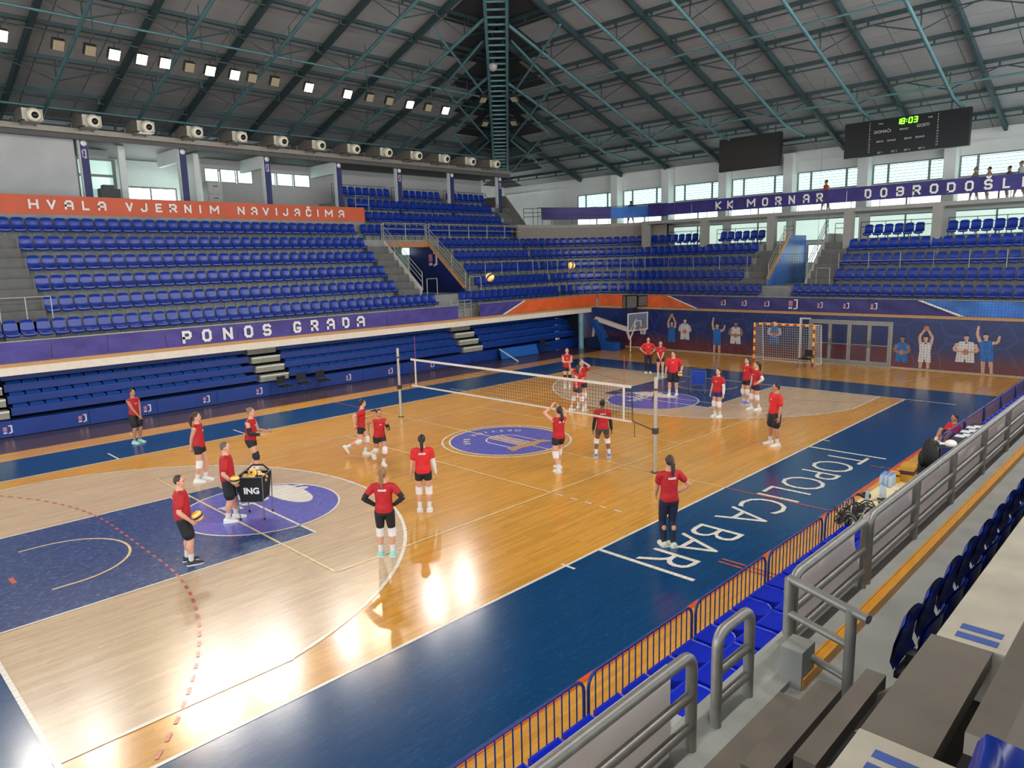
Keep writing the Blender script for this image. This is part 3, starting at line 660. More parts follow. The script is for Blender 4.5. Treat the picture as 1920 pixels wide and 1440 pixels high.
MB().bb((-23.02, -4.85, 10.12), (-22.98, -3.4, 10.75)).build('pane', PALE, w); MB().bb((-23.02, -4.4, 8.2), (-22.98, -3.4, 10)).build('pane', PALE, w); MB().bb((-23.02, -4.85, 8.2), (-22.98, -4.5, 10)).build('pane', PALE, w)
for n, (a, b) in enumerate(((1.47, 2.25), (2.33, 3.22), (3.3, 4.2), (5.3, 5.58), (5.66, 6.68), (6.76, 7.8))):
    w = struct(MB().bb((-24.1, a, 10.2), (-23.97, b, 10.24)).bb((-24.1, a, 10.88), (-23.97, b, 10.92)).bb((-24.1, a, 10.24), (-23.97, a+.04, 10.88)).bb((-24.1, b-.04, 10.24), (-23.97, b, 10.88)).build('window_%d' % (53+n), FRAME))
    MB().bb((-24.06, a+.04, 10.24), (-24.03, b-.04, 10.88)).build('pane', PANE, w)
# ------------------------------------------------------------------ banners
PURP = M('banner_purple', (70, 58, 134), .55, var=.22, scale=1.1, stretch=(1, .6, 2))
PURPD = M('banner_violet', (50, 42, 110), .55, var=.2, scale=1.1)
ORAN = M('banner_orange', (226, 96, 40), .55, var=.12, scale=1.0)
BRED = M('banner_orange_red', (198, 84, 48), .55, var=.08, scale=.8)
SKYB = M('banner_skyblue', (50, 110, 190), .55, var=.4, scale=1.0)
def ripple(a, b): return .02*math.sin(a*3.1+b*4)+.014*math.sin(a*7.3-b*9+1.3)
def cloth(name, a0, a1, b0, b1, fn, mats, mi=lambda a, b: 0, na=None, nb=5, parent=None, amp=1., tri=False):
    """rippled sheet: fn(a, b, depth); two skins so that it has thickness"""
    na = na or max(2, int((a1-a0)/.35)); mb = MB(); P = []
    for i in range(na+1):
        for j in range(nb+1):
            a = a0+(a1-a0)*i/na; b = b0+(b1-b0)*j/nb; P.append((a, b, ripple(a, b)*amp*math.sin(math.pi*j/nb)))
    for d in (0, .012):
        base = [fn(a, b, t+d) for a, b, t in P]
        for i in range(na):
            for j in range(nb):
                q = [i*(nb+1)+j, (i+1)*(nb+1)+j, (i+1)*(nb+1)+j+1, i*(nb+1)+j+1]
                ac = a0+(a1-a0)*(i+.5)/na; bc = b0+(b1-b0)*(j+.5)/nb
                mb.add([base[x] for x in q], [(0, 1, 2, 3)], mi(ac, bc), True)
    return mb.build(name, mats, parent, fix=False)
fL = lambda a, b, t: (XL+.03+t, a, b)
fF = lambda a, b, t: (a, YF-.06-t, b)
crest_m = M('crest_white', (214, 206, 206), .6); crest_r = M('crest_rose', (190, 120, 140), .6)
def crest(a, b, s, fn, parent):
    m = MB()
    for poly, mi in (([(.1, 0), (.5, .12), (.5, 1), (.12, 1), (.12, .86), (.34, .86), (.34, .22), (.1, .14)], 0), ([(-.4, .35), (-.02, .35), (-.02, .85), (-.4, .85)], 1), ([(-.4, .08), (-.05, .08), (-.05, .26), (-.4, .26)], 0)):
        m.prism([(a+x*s, b+y*s) for x, y in poly], fn, .0, .008, mi)
    return m.build('crest_print', [crest_m, crest_r], parent)
crest(-18.0, 5.35, .85, lambda a, b, t: (a, 12.078-t, b), WPB)
# front of the left balcony
bn = empty('fascia_banner', (XL, 0, 2.56), 0, 'long purple cloth banner reading PONOS GRADA along the side balcony front', 'banner')
def bfn(a, b, t): return (.03+t, a, b-2.56)
for a, b in ((-26, -17.2), (-17.2, -13), (-13, -9.05), (-9.05, -7.25), (-7.25, -5.2), (-5.2, -2.3), (-2.3, .1), (.1, 2.4), (2.4, 5.2), (5.2, 9.9)):
    cloth('cloth_panel', a+.01, b-.01, 2.58, 3.27, bfn, PURP, parent=bn)
cloth('cloth_panel', 11.45, 15.2, 2.58, 3.27, bfn, [PURP, ORAN], lambda a, b: 1 if (a-13.0) > (b-2.58)*2.4+.4 else 0, na=26, nb=8, parent=bn)
cloth('cloth_panel', 15.2, 21.9, 2.58, 3.27, bfn, ORAN, parent=bn)
mbw = MB(); mbw.prism([(13.15, 2.58), (13.4, 2.58), (15.15, 3.27), (14.95, 3.27)], lambda a, b, t: bfn(a, b, .04+t), 0, .008); mbw.build('white_stripe', PRINTW, bn)
ys = [(-4.59, -4.22), (-3.81, -3.43), (-2.96, -2.55), (-2.06, -1.67), (-1.23, -.85), (.19, .57), (1.05, 1.43), (1.86, 2.27), (2.68, 3.06), (3.47, 3.91)]
for ch, (a, b) in zip('PONOSGRADA', ys):
    m = MB(); letter(m, ch, a, b, 2.68, 3.18, .105, lambda p, q, t: bfn(p, q, .055+t)); m.build('letter', PRINTW, bn)
MB().tube([(0, -26, .74), (0, 9.9, .74)], .02, 6).tube([(0, 11.45, .74), (0, 21.95, .74)], .02, 6).build('top_rail', RAILL, bn)
for y in [-24+1.6*i for i in range(21)]+[11.5, 13, 15.2, 17, 19, 21]: MB().tube([(0, y, 0), (0, y, .74)], .016, 6).build('rail_post', RAILL, bn)
# front of the far balcony
bn = empty('fascia_banner', (0, YF, 2.56), 0, 'orange, violet and blue cloth banner with club crests along the end balcony front', 'banner')
def gfn(a, b, t): return (a, -.07-t, b-2.56)
cloth('cloth_panel', -13.2, -9.3, 2.58, 3.27, gfn, ORAN, parent=bn, amp=2)
cloth('cloth_panel', -9.3, -5.6, 2.58, 3.27, gfn, [ORAN, PURPD], lambda a, b: 1 if (a+7.9) > (3.27-b)*2.9-.2 else 0, na=28, nb=8, parent=bn, amp=1.6)
cloth('cloth_panel', -5.6, 5.4, 2.58, 3.27, gfn, PURPD, parent=bn, amp=1.6)
cloth('cloth_panel', 5.4, 8.2, 2.58, 3.27, gfn, [PURPD, SKYB], lambda a, b: 1 if (a-5.7) > (3.27-b)*2.6 else 0, na=26, nb=8, parent=bn)
cloth('cloth_panel', 8.2, 13.5, 2.58, 3.27, gfn, SKYB, parent=bn)
m = MB(); m.prism([(-8.05, 3.27), (-7.85, 3.27), (-5.95, 2.58), (-6.15, 2.58)], lambda a, b, t: gfn(a, b, .07+t), 0, .008); m.build('white_stripe', PRINTW, bn)
m = MB(); m.prism([(5.55, 3.27), (5.75, 3.27), (7.55, 2.58), (7.3, 2.58)], lambda a, b, t: gfn(a, b, .07+t), 0, .008); m.build('white_stripe', PRINTW, bn)
for x, s in ((-4.35, .28), (-3.1, .28), (-1.8, .28), (-.35, .5), (1.05, .28), (2.35, .28), (3.65, .3)): crest(x, 2.78 if s < .4 else 2.66, s*1.1, lambda a, b, t: gfn(a, b, .075+t), bn)
MB().tube([(-13.3, -.03, .74), (13.5, -.03, .74)], .022, 6).build('top_rail', RAILL, bn)
for x in [-13+1.6*i for i in range(17)]: MB().tube([(x, -.02, 0), (x, -.02, .74)], .016, 6).build('rail_post', RAILL, bn)
# orange parapet banner
bn = empty('parapet_banner', (-19.5, 0, 7.96), 0, 'orange red banner reading HVALA VJERNIM NAVIJAČIMA below the boxes', 'banner')
def hfn(a, b, t): return (.02+t, a, b-7.96)
for a, b in ((-22, -16), (-16, -9.4), (-9.4, -5.1), (-5.1, -.8), (-.8, 3.56), (3.56, 8.47)): cloth('cloth_panel', a, b-.01, 7.96, 8.74, hfn, BRED, parent=bn, amp=.25)
hy = [(-7.82, -7.46), (-7.16, -6.83), (-6.52, -6.18), (-5.86, -5.58), (-5.25, -4.92), (-4.13, -3.82), (-3.51, -3.22), (-2.87, -2.57), (-2.26, -1.92), (-1.58, -1.25), (-.94, -.74), (-.38, .07), (1., 1.36), (1.7, 2.03), (2.31, 2.66), (2.96, 3.16), (3.42, 3.72), (4.07, 4.4), (4.74, 5.06), (5.36, 5.56), (5.89, 6.37), (6.74, 7.1)]
for ch, (a, b) in zip('HVALAVJERNIMNAVIJAČIMA', hy):
    m = MB(); letter(m, ch, a, b, 8.17, 8.56, .08, lambda p, q, t: hfn(p, q, .045+t)); m.build('letter', PRINTW, bn)
# gallery banner
gb = empty('gallery_banner', (0, 26.05, 7.95), 0, 'violet cloth banner reading KK MORNAR DOBRODOŠLI on the upper gallery railing', 'banner')
def kfn(a, b, t): return (a, -.03-t, b-7.95)
for a, b in ((-12.2, -8.9), (-8.9, -6.1), (-6.1, -3.2), (-3.2, -.4), (-.4, .6), (.6, 3.9), (3.9, 7.2), (7.2, 10.5), (10.5, 13.5)): cloth('cloth_panel', a, b-.01, 8.27, 9.02, kfn, PURPD, parent=gb, amp=1.0)
for ch, (a, b) in zip('KKMORNARDOBRODOŠLI', [(-7.22, -6.83), (-6.43, -6.04), (-5.15, -4.62), (-4.2, -3.83), (-3.4, -3.02), (-2.6, -2.23), (-1.77, -1.4), (-1.02, -.66), (1.54, 1.88), (2.32, 2.67), (3.1, 3.47), (3.87, 4.25), (4.66, 5.04), (5.42, 5.8), (6.2, 6.57), (7.0, 7.35), (7.76, 8.06), (8.44, 8.7)]):
    m = MB(); letter(m, ch, a, b, 8.38, 8.86, .09, lambda p, q, t: kfn(p, q, .055+t)); m.build('letter', PRINTW, gb)
MB().tube([(-12.2, 0, 1.05), (13.5, 0, 1.05)], .02, 6).tube([(-12.2, 0, .7), (13.5, 0, .7)], .014, 6).build('top_rail', RAILD, gb)
for x in [-12.2+1.45*i for i in range(18)]: MB().tube([(x, 0, 0), (x, 0, 1.05)], .018, 6).build('rail_post', RAILD, gb)
# its bend round the corner of the gallery
RG = AR+DEP*4+.55
gc = empty('gallery_banner', (AC[0], AC[1], 7.95), 0, 'blue violet unlettered cloth banner on the curved corner of the upper gallery', 'banner')
def cfn(a, b, t):
    an = math.pi-a; r = RG-.02-t; return (r*math.cos(an), r*math.sin(an), b-7.95)
cloth('cloth_panel', .3, 1.0, 8.3, 9.1, cfn, [PURPD, SKYB], lambda a, b: 0, na=14, parent=gc); cloth('cloth_panel', 1.0, math.pi/2, 8.3, 9.06, cfn, [PURPD, SKYB], lambda a, b: 1 if a < 1.45-(b-8.3)*.1 else 0, na=14, parent=gc)
MB().tube([cfn(.26+1.3*i/12, 9.12, 0) for i in range(13)], .02, 6).tube([cfn(.26+1.3*i/12, 8.6, 0) for i in range(13)], .014, 6).build('top_rail', RAILD, gc)
for i in range(8): MB().tube([cfn(.26+.18*i, 7.95, 0), cfn(.26+.18*i, 9.12, 0)], .018, 6).build('rail_post', RAILD, gc)

# ------------------------------------------------------------------ handrails
def rail(name, pts, h, label, rails=(1., .55), r=.022, mat=RAILL, post=1.5, group=None):
    """posts and rails along a path of floor points"""
    o = empty(name, pts[0], 0, label, 'railing', group); b0 = Vector(pts[0]); P = [Vector(p)-b0 for p in pts]
    for f in rails: MB().tube([p+Vector((0, 0, h*f)) for p in P], r, 8).build('rail_bar', mat, o)
    for i in range(len(P)-1):
        n = max(1, round((P[i+1]-P[i]).length/post))
        for j in range(n+(i == len(P)-2)): q = P[i]+(P[i+1]-P[i])*(j/n); MB().tube([q, q+Vector((0, 0, h))], r, 8).build('post', mat, o)
    return o
rail('handrail', [(xk(1)+.3, 8.98, T(1)+.3), (xk(5)+.3, 8.98, T(5)-.05)], .95, 'sloping steel handrail on the pale stringer of the side stand passage', (1, .72, .45))
rail('handrail', [(xk(1)+.3, 12.12, T(1)+.3), (xk(5)+.3, 12.12, T(5)-.05)], .95, 'sloping steel handrail above the wooden cap of the blue passage wall', (1, .75, .5, .25))
rail('guard_rail', [(xk(5)+.45, 9.0, T(5)), (xk(5)+.45, 12.1, T(5))], .95, 'steel guard rail bridging the top of the side stand passage', (1, .65, .25))
rail('guard_rail', [(xk(5)+.45, 12.3, T(5)), (xk(5)+.45, 20.3, T(5))], .95, 'long steel guard rail before the fifth row beside the corner stairs', (1, .6))
rail('guard_rail', [(xk(0)-.45, 9.2, T(1)), (xk(0)-.45, 9.9, T(1))], .9, 'short hoop rail at the foot of the side stand stairs', (1,), post=.7)
rail('guard_rail', [(xk(0)-.45, 12.3, T(1)), (xk(0)-.45, 13.2, T(1))], .9, 'short hoop rail below the blue passage wall', (1,), post=.9)
rail('handrail', [(-2.74, yk(1)-.1, T(1)+.3), (-2.74, yk(4), T(4)+.55)], .95, 'sloping handrail over the printed wall of the end stand passage', (1, .75, .5), mat=RAILL)
rail('handrail', [(-.56, yk(1)-.1, T(1)+.3), (-.56, yk(4), T(4)+.55)], .95, 'sloping handrail beside the brown stairs of the end stand', (1, .75, .5), mat=RAILL)
rail('guard_rail', [(.1, yk(0)+.42, T(1)), (.8, yk(0)+.42, T(1))], .95, 'hoop rail at the foot of the brown end stand stairs', (1,), mat=RAILL, post=.7)
rail('guard_rail', [(.9, yk(2)-.42, T(2)), (13, yk(2)-.42, T(2))], .95, 'thin rail across the third row of the end stand by the scoreboard', (1, .55), r=.016, post=1.6)
arcp = [(AC[0]+(AR+DEP*2-.42)*math.cos(math.pi-math.pi/2*i/8), AC[1]+(AR+DEP*2-.42)*math.sin(math.pi-math.pi/2*i/8), T(2)) for i in range(9)]
rail('guard_rail', [(xk(2)+.42, 14.4, T(2))]+arcp+[(-4.3, yk(2)-.42, T(2))], .95, 'thin rail following the third row round the stand corner', (1, .3), r=.016, post=1.6)
for n, (a, b) in enumerate(((-12.2, -8.4), (-7.8, -4.0), (-3.4, -2.8), (-.4, .45), (1.0, 4.8), (5.3, 9.1))):
    rail('guard_rail', [(a, 27.3, T(4)), (b, 27.3, T(4))], 1.05, 'dark two-bar rail under the gallery slab, %s bay from the corner' % nth(n+1), (1, .75), r=.018, mat=RAILD, group='rails under the gallery slab')
for n, (a, b) in enumerate(((8.2, 12.0), (12.5, 16.2), (16.8, 20.7))):
    rail('guard_rail', [(-22.3, a, T(8)), (-22.3, b, T(8))], 1.05, 'thin rail behind the topmost side stand row, %s from the orange banner' % nth(n+1), (1,), r=.016, mat=RAILD, post=1.3, group='rails behind the topmost row')
rail('guard_rail', [(-20.2, 8.4, T(7)), (-20.2, 9.3, T(7))], 1.0, 'small gate rail at the right end of the orange parapet banner', (1, .5), r=.016, post=.9)
rail('guard_rail', [(-14.0, 9.95, 2.56), (-14.0, 11.4, 2.56)], .95, 'grey gate rail in the gap of the purple side banner', (1, .8, .6, .4), r=.02, post=.48)
rail('guard_rail', [(xk(0)-.35, -10.1, T(1)), (xk(0)-.35, -8.5, T(1))], .9, 'pale hoop rail at the foot of the stairs left of the seat block', (1,), r=.02, post=.8)
rail('guard_rail', [(-18.9, 21.0, 7.95), (-17.6, 22.4, 7.95)], 1.1, 'dark stair-head rail where the gallery banner begins', (1, .75, .5), r=.02, mat=RAILD, post=.6)
rail('guard_rail', [(-19.3, 20.35, T(6)), (-22.3, 20.35, T(8)+.3)], .8, 'sloping rail on the stairs at the stand corner', (1,), r=.016, mat=RAILD)
struct(MB().prism([(-19.6, T(5)), (-19.6, T(6)+.3), (-21.6, T(8)+.9), (-24, T(8)+.9), (-24, T(5))], lambda a, b, t: (a, t, b), 21.9, 22.05).build('wall_stair_cheek', M('cheek_taupe', (120, 110, 100), .8)))

# ------------------------------------------------------------------ seats
SEAT = M('seat_blue', (8, 44, 138), .28, var=.16, scale=2.5, spec=.55)
BRK = M('seat_bracket', (112, 112, 108), .5, metal=.3)
def seat_mesh(name, w=.445):
    """moulded shell facing +x, origin on the tread below the middle of the pan"""
    nx = 9; prof = [(.06, .33), (.085, .36), (.1, .42), (.085, .445), (.03, .44), (-.07, .425), (-.15, .44), (-.185, .5), (-.205, .62), (-.225, .75), (-.24, .88), (-.255, .89)]
    mb = MB(); P = []
    for i, (x, z) in enumerate(prof):
        up = max(0, (z-.43)/.42)
        for j in range(nx):
            t = j/(nx-1)*2-1
            ww = w/2*(1-.10*up*up-(.10 if i == len(prof)-1 else 0)) * (.97 if i < 2 else 1)
            dish = .035*(1-t*t)
            P.append((x - (dish if z > .44 else 0) + (.02*(1-t*t) if z > .6 else 0), ww*t, z - (dish if z <= .44 else 0) - (.03*abs(t)**4 if i >= len(prof)-2 else 0)))
    n = len(prof)
    F = [(i*nx+j, i*nx+j+1, (i+1)*nx+j+1, (i+1)*nx+j) for i in range(n-1) for j in range(nx-1)]
    mb.add(P, F, 0, True)
    mb.add([(x-.018 if z > .44 else x, y, z-.018 if z <= .44 else z) for x, y, z in P], F, 0, True)
    for j in (0, nx-1):
        for i in range(n-1):
            a, b = P[i*nx+j], P[(i+1)*nx+j]; mb.add([a, b, (b[0]-.018, b[1], b[2]-.03), (a[0]-.018, a[1], a[2]-.03)], [(0, 1, 2, 3)], 0)
    mb.bb((-.12, -.02, 0), (-.06, .02, .38), 1); mb.bb((-.14, -.16, .355), (.12, .16, .375), 1)
    return mb.mesh(name, [SEAT, BRK])
seat_me = seat_mesh('stadium_seat')
slots = []   # (pos, yaw, label, group)
PITCHS = .505
ORD = ['front', 'second', 'third', 'fourth', 'fifth', 'sixth', 'seventh', 'eighth', 'topmost']
def row_left(k, y0, y1, lab, skip=(), rev=True):
    n = int((y1-y0)/PITCHS+.05)
    for i in range(n):
        y = y0+PITCHS*(i+.5)
        if any(a < y < b for a, b in skip): continue
        slots.append(((xk(k), y, T(k)), 0, lab, n-i if rev else i+1))
def row_far(k, x0, x1, lab, skip=(), rev=False):
    n = int((x1-x0)/PITCHS+.05)
    for i in range(n):
        x = x0+PITCHS*(i+.5)
        if any(a < x < b for a, b in skip): continue
        slots.append(((x, yk(k), T(k)), -math.pi/2, lab, (n-i if rev else i+1)))
for k in range(6):
    lab = 'blue plastic seat in the %s row above the PONOS GRADA banner' % ORD[k]
    if k == 0: row_left(k, -11.65, 9.61, lab)
    elif k == 5: row_left(k, -9.6, 7.6, lab)
    else: row_left(k, -8.6, 7.56, lab)
row_left(5, 7.9, 20.3, 'blue plastic seat behind the guard rail over the passage')
for k, a in ((6, 8.87), (7, 8.3), (8, 8.45)):
    row_left(k, a, 20.3, 'blue plastic seat in the %s row right of the orange banner' % ORD[k], [(11.9, 12.5), (16.15, 16.75)] if k == 8 else [])
colskip = [(x-.5, x+.5) for x in (-12.5, -8.1, -3.68, .72, 5.05, 9.4)]
for k in range(5):
    lab = 'blue plastic seat in the %s row of the corner block' % ORD[k]
    y0 = 11.24 if k == 0 else (12.84 if k == 4 else 13.26)
    row_left(k, y0, 20.0, lab, (), False)
    r = AR+DEP*k; L_ = r*math.pi/2; n = int(L_/PITCHS)
    for i in range(n):
        an = math.pi-(math.pi/2)*(i+.5)/n
        slots.append(((AC[0]+r*math.cos(an), AC[1]+r*math.sin(an), T(k)), an+math.pi, lab.replace('corner block', 'bend of the corner block'), i+1))
    row_far(k, AC[0], -2.57 if k == 0 else (-3.0 if k == 4 else -4.12), lab, colskip if k == 4 else [])
    row_far(k, -1.08 if k == 0 else (.3 if k == 4 else .84), 10.4, 'blue plastic seat in the %s row under the scoreboard' % ORD[k], colskip if k == 4 else [])
def depth(p): return (Vector(p)-Vector((CX, CY, CZ))).dot(_f)
def inframe(p):
    q = Vector(p)-Vector((CX, CY, CZ)); d = q.dot(_f)
    return d > .5 and -40 < 960+CF*q.dot(_r)/d < 1960 and -40 < 720-CF*q.dot(_u)/d < 1480
NEARSEATS = 24
vis = sorted([s for s in slots if inframe((s[0][0], s[0][1], s[0][2]+.6))], key=lambda s: depth(s[0]))
keep = vis[:300-NEARSEATS]; kid = set(id(s) for s in keep); rest = [s for s in slots if id(s) not in kid]
for (p, yaw, lab, n) in keep:
    o = link('stadium_seat', seat_me); o.location = p; o.rotation_euler = (0, 0, yaw)
    tag(o, lab.replace('blue plastic seat', '%s seat from the stairs' % nth(n)), 'seat', 'stadium seats '+lab[len('blue plastic seat '):])
sv = [v.co.copy() for v in seat_me.vertices]; sfc = [tuple(p.vertices) for p in seat_me.polygons]; smi = [p.material_index for p in seat_me.polygons]; ssm = [p.use_smooth for p in seat_me.polygons]
mb = MB()
for (p, yaw, lab, n) in rest:
    R = Matrix.Rotation(yaw, 3, 'Z'); k = len(mb.v); mb.v += [tuple(R @ v+Vector(p)) for v in sv]
    mb.f += [[i+k for i in f] for f in sfc]; mb.m += smi; mb.sm += ssm
tag(mb.build('distant_stadium_seats', [SEAT, BRK], fix=False), 'rows of blue plastic seats far off in the corner and end stands', 'seats', kind='stuff')
# ------------------------------------------------------------------ telescopic bleacher under the side balcony
BLB = M('bleacher_blue', (8, 50, 128), .4, var=.12, scale=1.5)
BLD = M('bleacher_deck', (8, 60, 140), .35, var=.12, scale=2)
GAPSHADE = M('bleacher_gap_shade', (8, 12, 26), .8, var=.05)  # near-black colour stands in for the shade between the tiers
bl = empty('telescopic_bleacher', (-13.7, 0, 0), 0, 'blue folded telescopic bleacher with crest panels beneath the side balcony', 'bleacher')
AIS = [(-11.6, -10.35), (-1.3, .2), (10.6, 12.2)]
YA, YB = -20, 20.6
def spans(y0, y1, cuts):
    out = []; a = y0
    for c, d in cuts:
        if c > a: out.append((a, c))
        a = d
    out.append((a, y1)); return out
SB = .34; DZ = .375; B0 = .58
for j in range(5):
    x = -SB*j; z = B0+DZ*(j-1) if j else 0
    zt = B0+DZ*j
    for a, b in (spans(YA, YB, AIS) if j else [(YA, YB)]):
        n = max(1, round((b-a)/2.4)) if j == 0 else 1
        for i in range(n):
            p, q = a+(b-a)*i/n, a+(b-a)*(i+1)/n
            if j == 0: MB().bb((-.06, p+.008, .02), (0, q-.008, zt)).build('front_panel', BLB, bl)
            else: MB().bb((x-.05, p, z+.1), (x, q, zt-.03)).build('riser_board', BLB, bl)
        MB().bb((x-SB-.05, a, zt-.03), (x+.01, b, zt)).build('deck_board', BLD, bl)
MB().bb((-2.2, YA, 0), (-2.1, YB, 2.4)).bb((-SB*5, YA, .02), (-.1, YA+.1, 2.1)).bb((-SB*5, YB-.1, .02), (-.1, YB, 2.1)).build('back_board', GAPSHADE, bl)
fs = MB(); fs.add([(.02, -.225, 0), (-.24, -.2, .02), (-.24, .2, .02), (.02, .225, 0), (.02, -.225, .075), (-.24, -.19, .1), (-.24, .19, .1), (.02, .225, .075), (.05, -.2, .03), (.05, .2, .03)],
   [(3, 2, 1, 0), (4, 5, 6, 7), (1, 2, 6, 5), (0, 1, 5, 4), (2, 3, 7, 6), (4, 7, 9, 8), (0, 8, 9, 3), (0, 4, 8), (3, 9, 7)])
fsm = fs.mesh('folded_seat', M('folded_seat_blue', (14, 76, 158), .35, var=.1))
cnt = 0
for j in range(1, 5):
    zt = B0+DZ*j
    for a, b in spans(-14.5, YB-.2, AIS):
        n = int((b-a-.1)/.5)
        for i in range(n):
            y = a+.3+.5*i
            o = link('folded_seat', fsm, bl); o.location = (-SB*j, y, zt); cnt += 1
STEP = M('step_grey', (150, 146, 130), .7, var=.1); STEPE = M('step_nosing', (214, 214, 196), .5)
for a, b in AIS:
    for j in range(1, 5):
        z = B0+DZ*j
        s_ = MB().bb((-SB*j-.3, a+.08, z-.34), (-SB*j+.1, b-.08, z-.06)).build('aisle_step', STEP, bl); MB().bb((-SB*j+.1, a+.08, z-.13), (-SB*j+.14, b-.08, z-.055)).build('step_nosing', STEPE, s_)
for y in (-13.9, -10.6, -8.3, -6.05, -3.75, -1.45, 3.05, 5.5, 8.2): crest(y, .13, .3, lambda a, b, t: (.002+t, a, b), bl)
struct(MB().tube([(-12.9, 19.7, 0), (-12.9, 19.7, 2.2)], .17, 14).build('column_teal', M('post_teal', (110, 150, 160), .5, var=.15)))
# folding chairs on the brown strip
def chair(loc, rz, label, group=None, col=(22, 20, 22)):
    o = empty('stacking_chair', loc, rz, label, 'chair', group); m = M('chair_black', col, .7, var=.1); fr = M('chair_frame', (30, 30, 30), .4, metal=.5)
    MB().prism([(-.22, -.2), (.22, -.2), (.24, .2), (-.24, .2)], lambda a, b, t: (b, a, t), .42, .47).build('seat', m, o)
    MB().prism([(-.2, .55), (.2, .55), (.23, .62), (.21, .86), (-.21, .86), (-.23, .62)], lambda a, b, t: (-.2-t-(b-.55)*.2, a, b), 0, .035).build('backrest', m, o)
    for s in (-1, 1):
        MB().tube([(.2, s*.22, 0), (.17, s*.22, .42)], .012, 6).build('leg', fr, o); MB().tube([(-.24, s*.22, 0), (-.17, s*.22, .44), (-.27, s*.22, .8)], .012, 6).build('leg', fr, o)
    return o
for n, (y, r) in enumerate(((-.55, .15), (.35, -.1), (1.35, .1))): chair((-13.05, y, .003), r, 'black upholstered chair before the bleacher aisle, %s towards the net post' % nth(n+1), 'black chairs before the bleacher aisle')
chair((-13.1, 16.6, .003), .2, 'black chair standing alone near the teal column')
chair((1.35, 19.55, .001), -math.pi/2-.3, 'black chair in the mouth of the red and yellow goal')
m = empty('gym_mat', (-13.2, 14.6, 0), 0, 'bright blue gym mat propped against the bleacher front', 'mat')
MB().obox((-.25, 0, .3), (.08, 3.1, .6), Matrix.Rotation(-.3, 3, 'Y')).build('mat_body', M('mat_blue', (22, 96, 176), .45), m); MB().tube([(-.1, -1.6, .02), (-.32, -1.6, .6)], .015, 6).build('carry_strap', BLACK, m)
tag(MB().beam((-11.9, 12.9, .04), (-13.5, 13.0, .62), .05, .05).build('white_board_pole', WHITEP), 'white pole leaning on the bleacher beside the blue mat', 'pole')

# ------------------------------------------------------------------ air nozzles above the boxes
DUCT = M('duct_grey', (138, 130, 118), .45, metal=.35, var=.1, scale=3); DUCTL = M('duct_pale', (196, 190, 172), .5, var=.06); NOZ = M('nozzle_white', (222, 212, 188), .4, var=.05)
nz0 = None
for i in range(14):
    y = -9.4+2.18*i
    if nz0 is None:
        nz0 = empty('air_nozzle', (-19.6, y, 11.85), 0, 'pale duct box with round white air nozzle on the roof edge of the boxes', 'air nozzle', 'air nozzles along the box roof')
        MB().prism([(-4.4, -.3), (-1.6, -.28), (-.7, -.05), (0, -.12), (.02, .3), (-.7, .42), (-1.6, .2), (-4.4, .1)], lambda a, b, t: (a, t, b), -.36, .36).build('duct', DUCT, nz0)
        MB().bb((0, -.37, -.13), (.05, .37, .31)).bb((-1.62, -.37, -.3), (-1.56, .37, .22)).build('flange', DUCTL, nz0)
        R = Matrix.Rotation(math.radians(104), 3, 'Y'); c = (.03, 0, .1)
        n1 = MB().lathe([(.24, 0), (.27, .12), (.26, .3), (.22, .4), (.13, .4)], c, 20, 0, R).build('nozzle', NOZ, nz0)
        MB().lathe([(.13, .4), (.12, .3), (.001, .3)], c, 20, 0, R).build('nozzle_bore', BLACK, n1)
        MB().beam((-.6, -.25, -.1), (-1.2, -.25, -.3), .06, .06).beam((-.6, .25, -.1), (-1.2, .25, -.3), .06, .06).bb((-.6, -.3, -.2), (.1, .3, -.14)).build('bracket', GALV, nz0)
        o = nz0
    else:
        o = copy_tree(nz0); o.location = (-19.6, y, 11.85)
    o['label'] = 'pale duct box with round air nozzle on the box roof, %s from the lattice girder' % nth(14-i)
struct(MB().bb((-20.75, -24, 11.5), (-20.5, 21.5, 11.72)).build('edge_channel', DUCT))
# kit in the boxes
o = empty('camera_case', (-21.9, -3.9, 8.2), 0, 'black equipment case seen over the orange banner beside a blue column', 'case'); MB().bb((-.25, -.5, .55), (.25, .35, 1.15)).build('case_body', BLACK, o); MB().bb((-.2, -.35, 1.15), (.2, .1, 1.32)).build('case_lid', M('case_dark', (40, 42, 48), .5), o); MB().bb((-.25, -.5, 0), (.25, .35, .55)).build('stand', RAILD, o)
o = empty('drawer_cabinet', (-22.5, 1.2, 8.2), 0, 'grey filing cabinet under the strip windows of a box', 'cabinet'); MB().bb((-.3, -.4, 0), (.3, .4, 1.8)).build('body', M('cabinet_grey', (150, 148, 144), .5), o)
for z in (1.2, .6): dr = MB().bb((.3, -.37, z), (.32, .37, z+.55)).build('drawer', M('cabinet_front', (160, 158, 152), .5), o); MB().bb((.32, -.12, z+.36), (.34, .12, z+.4)).build('drawer_handle', BLACK, dr)

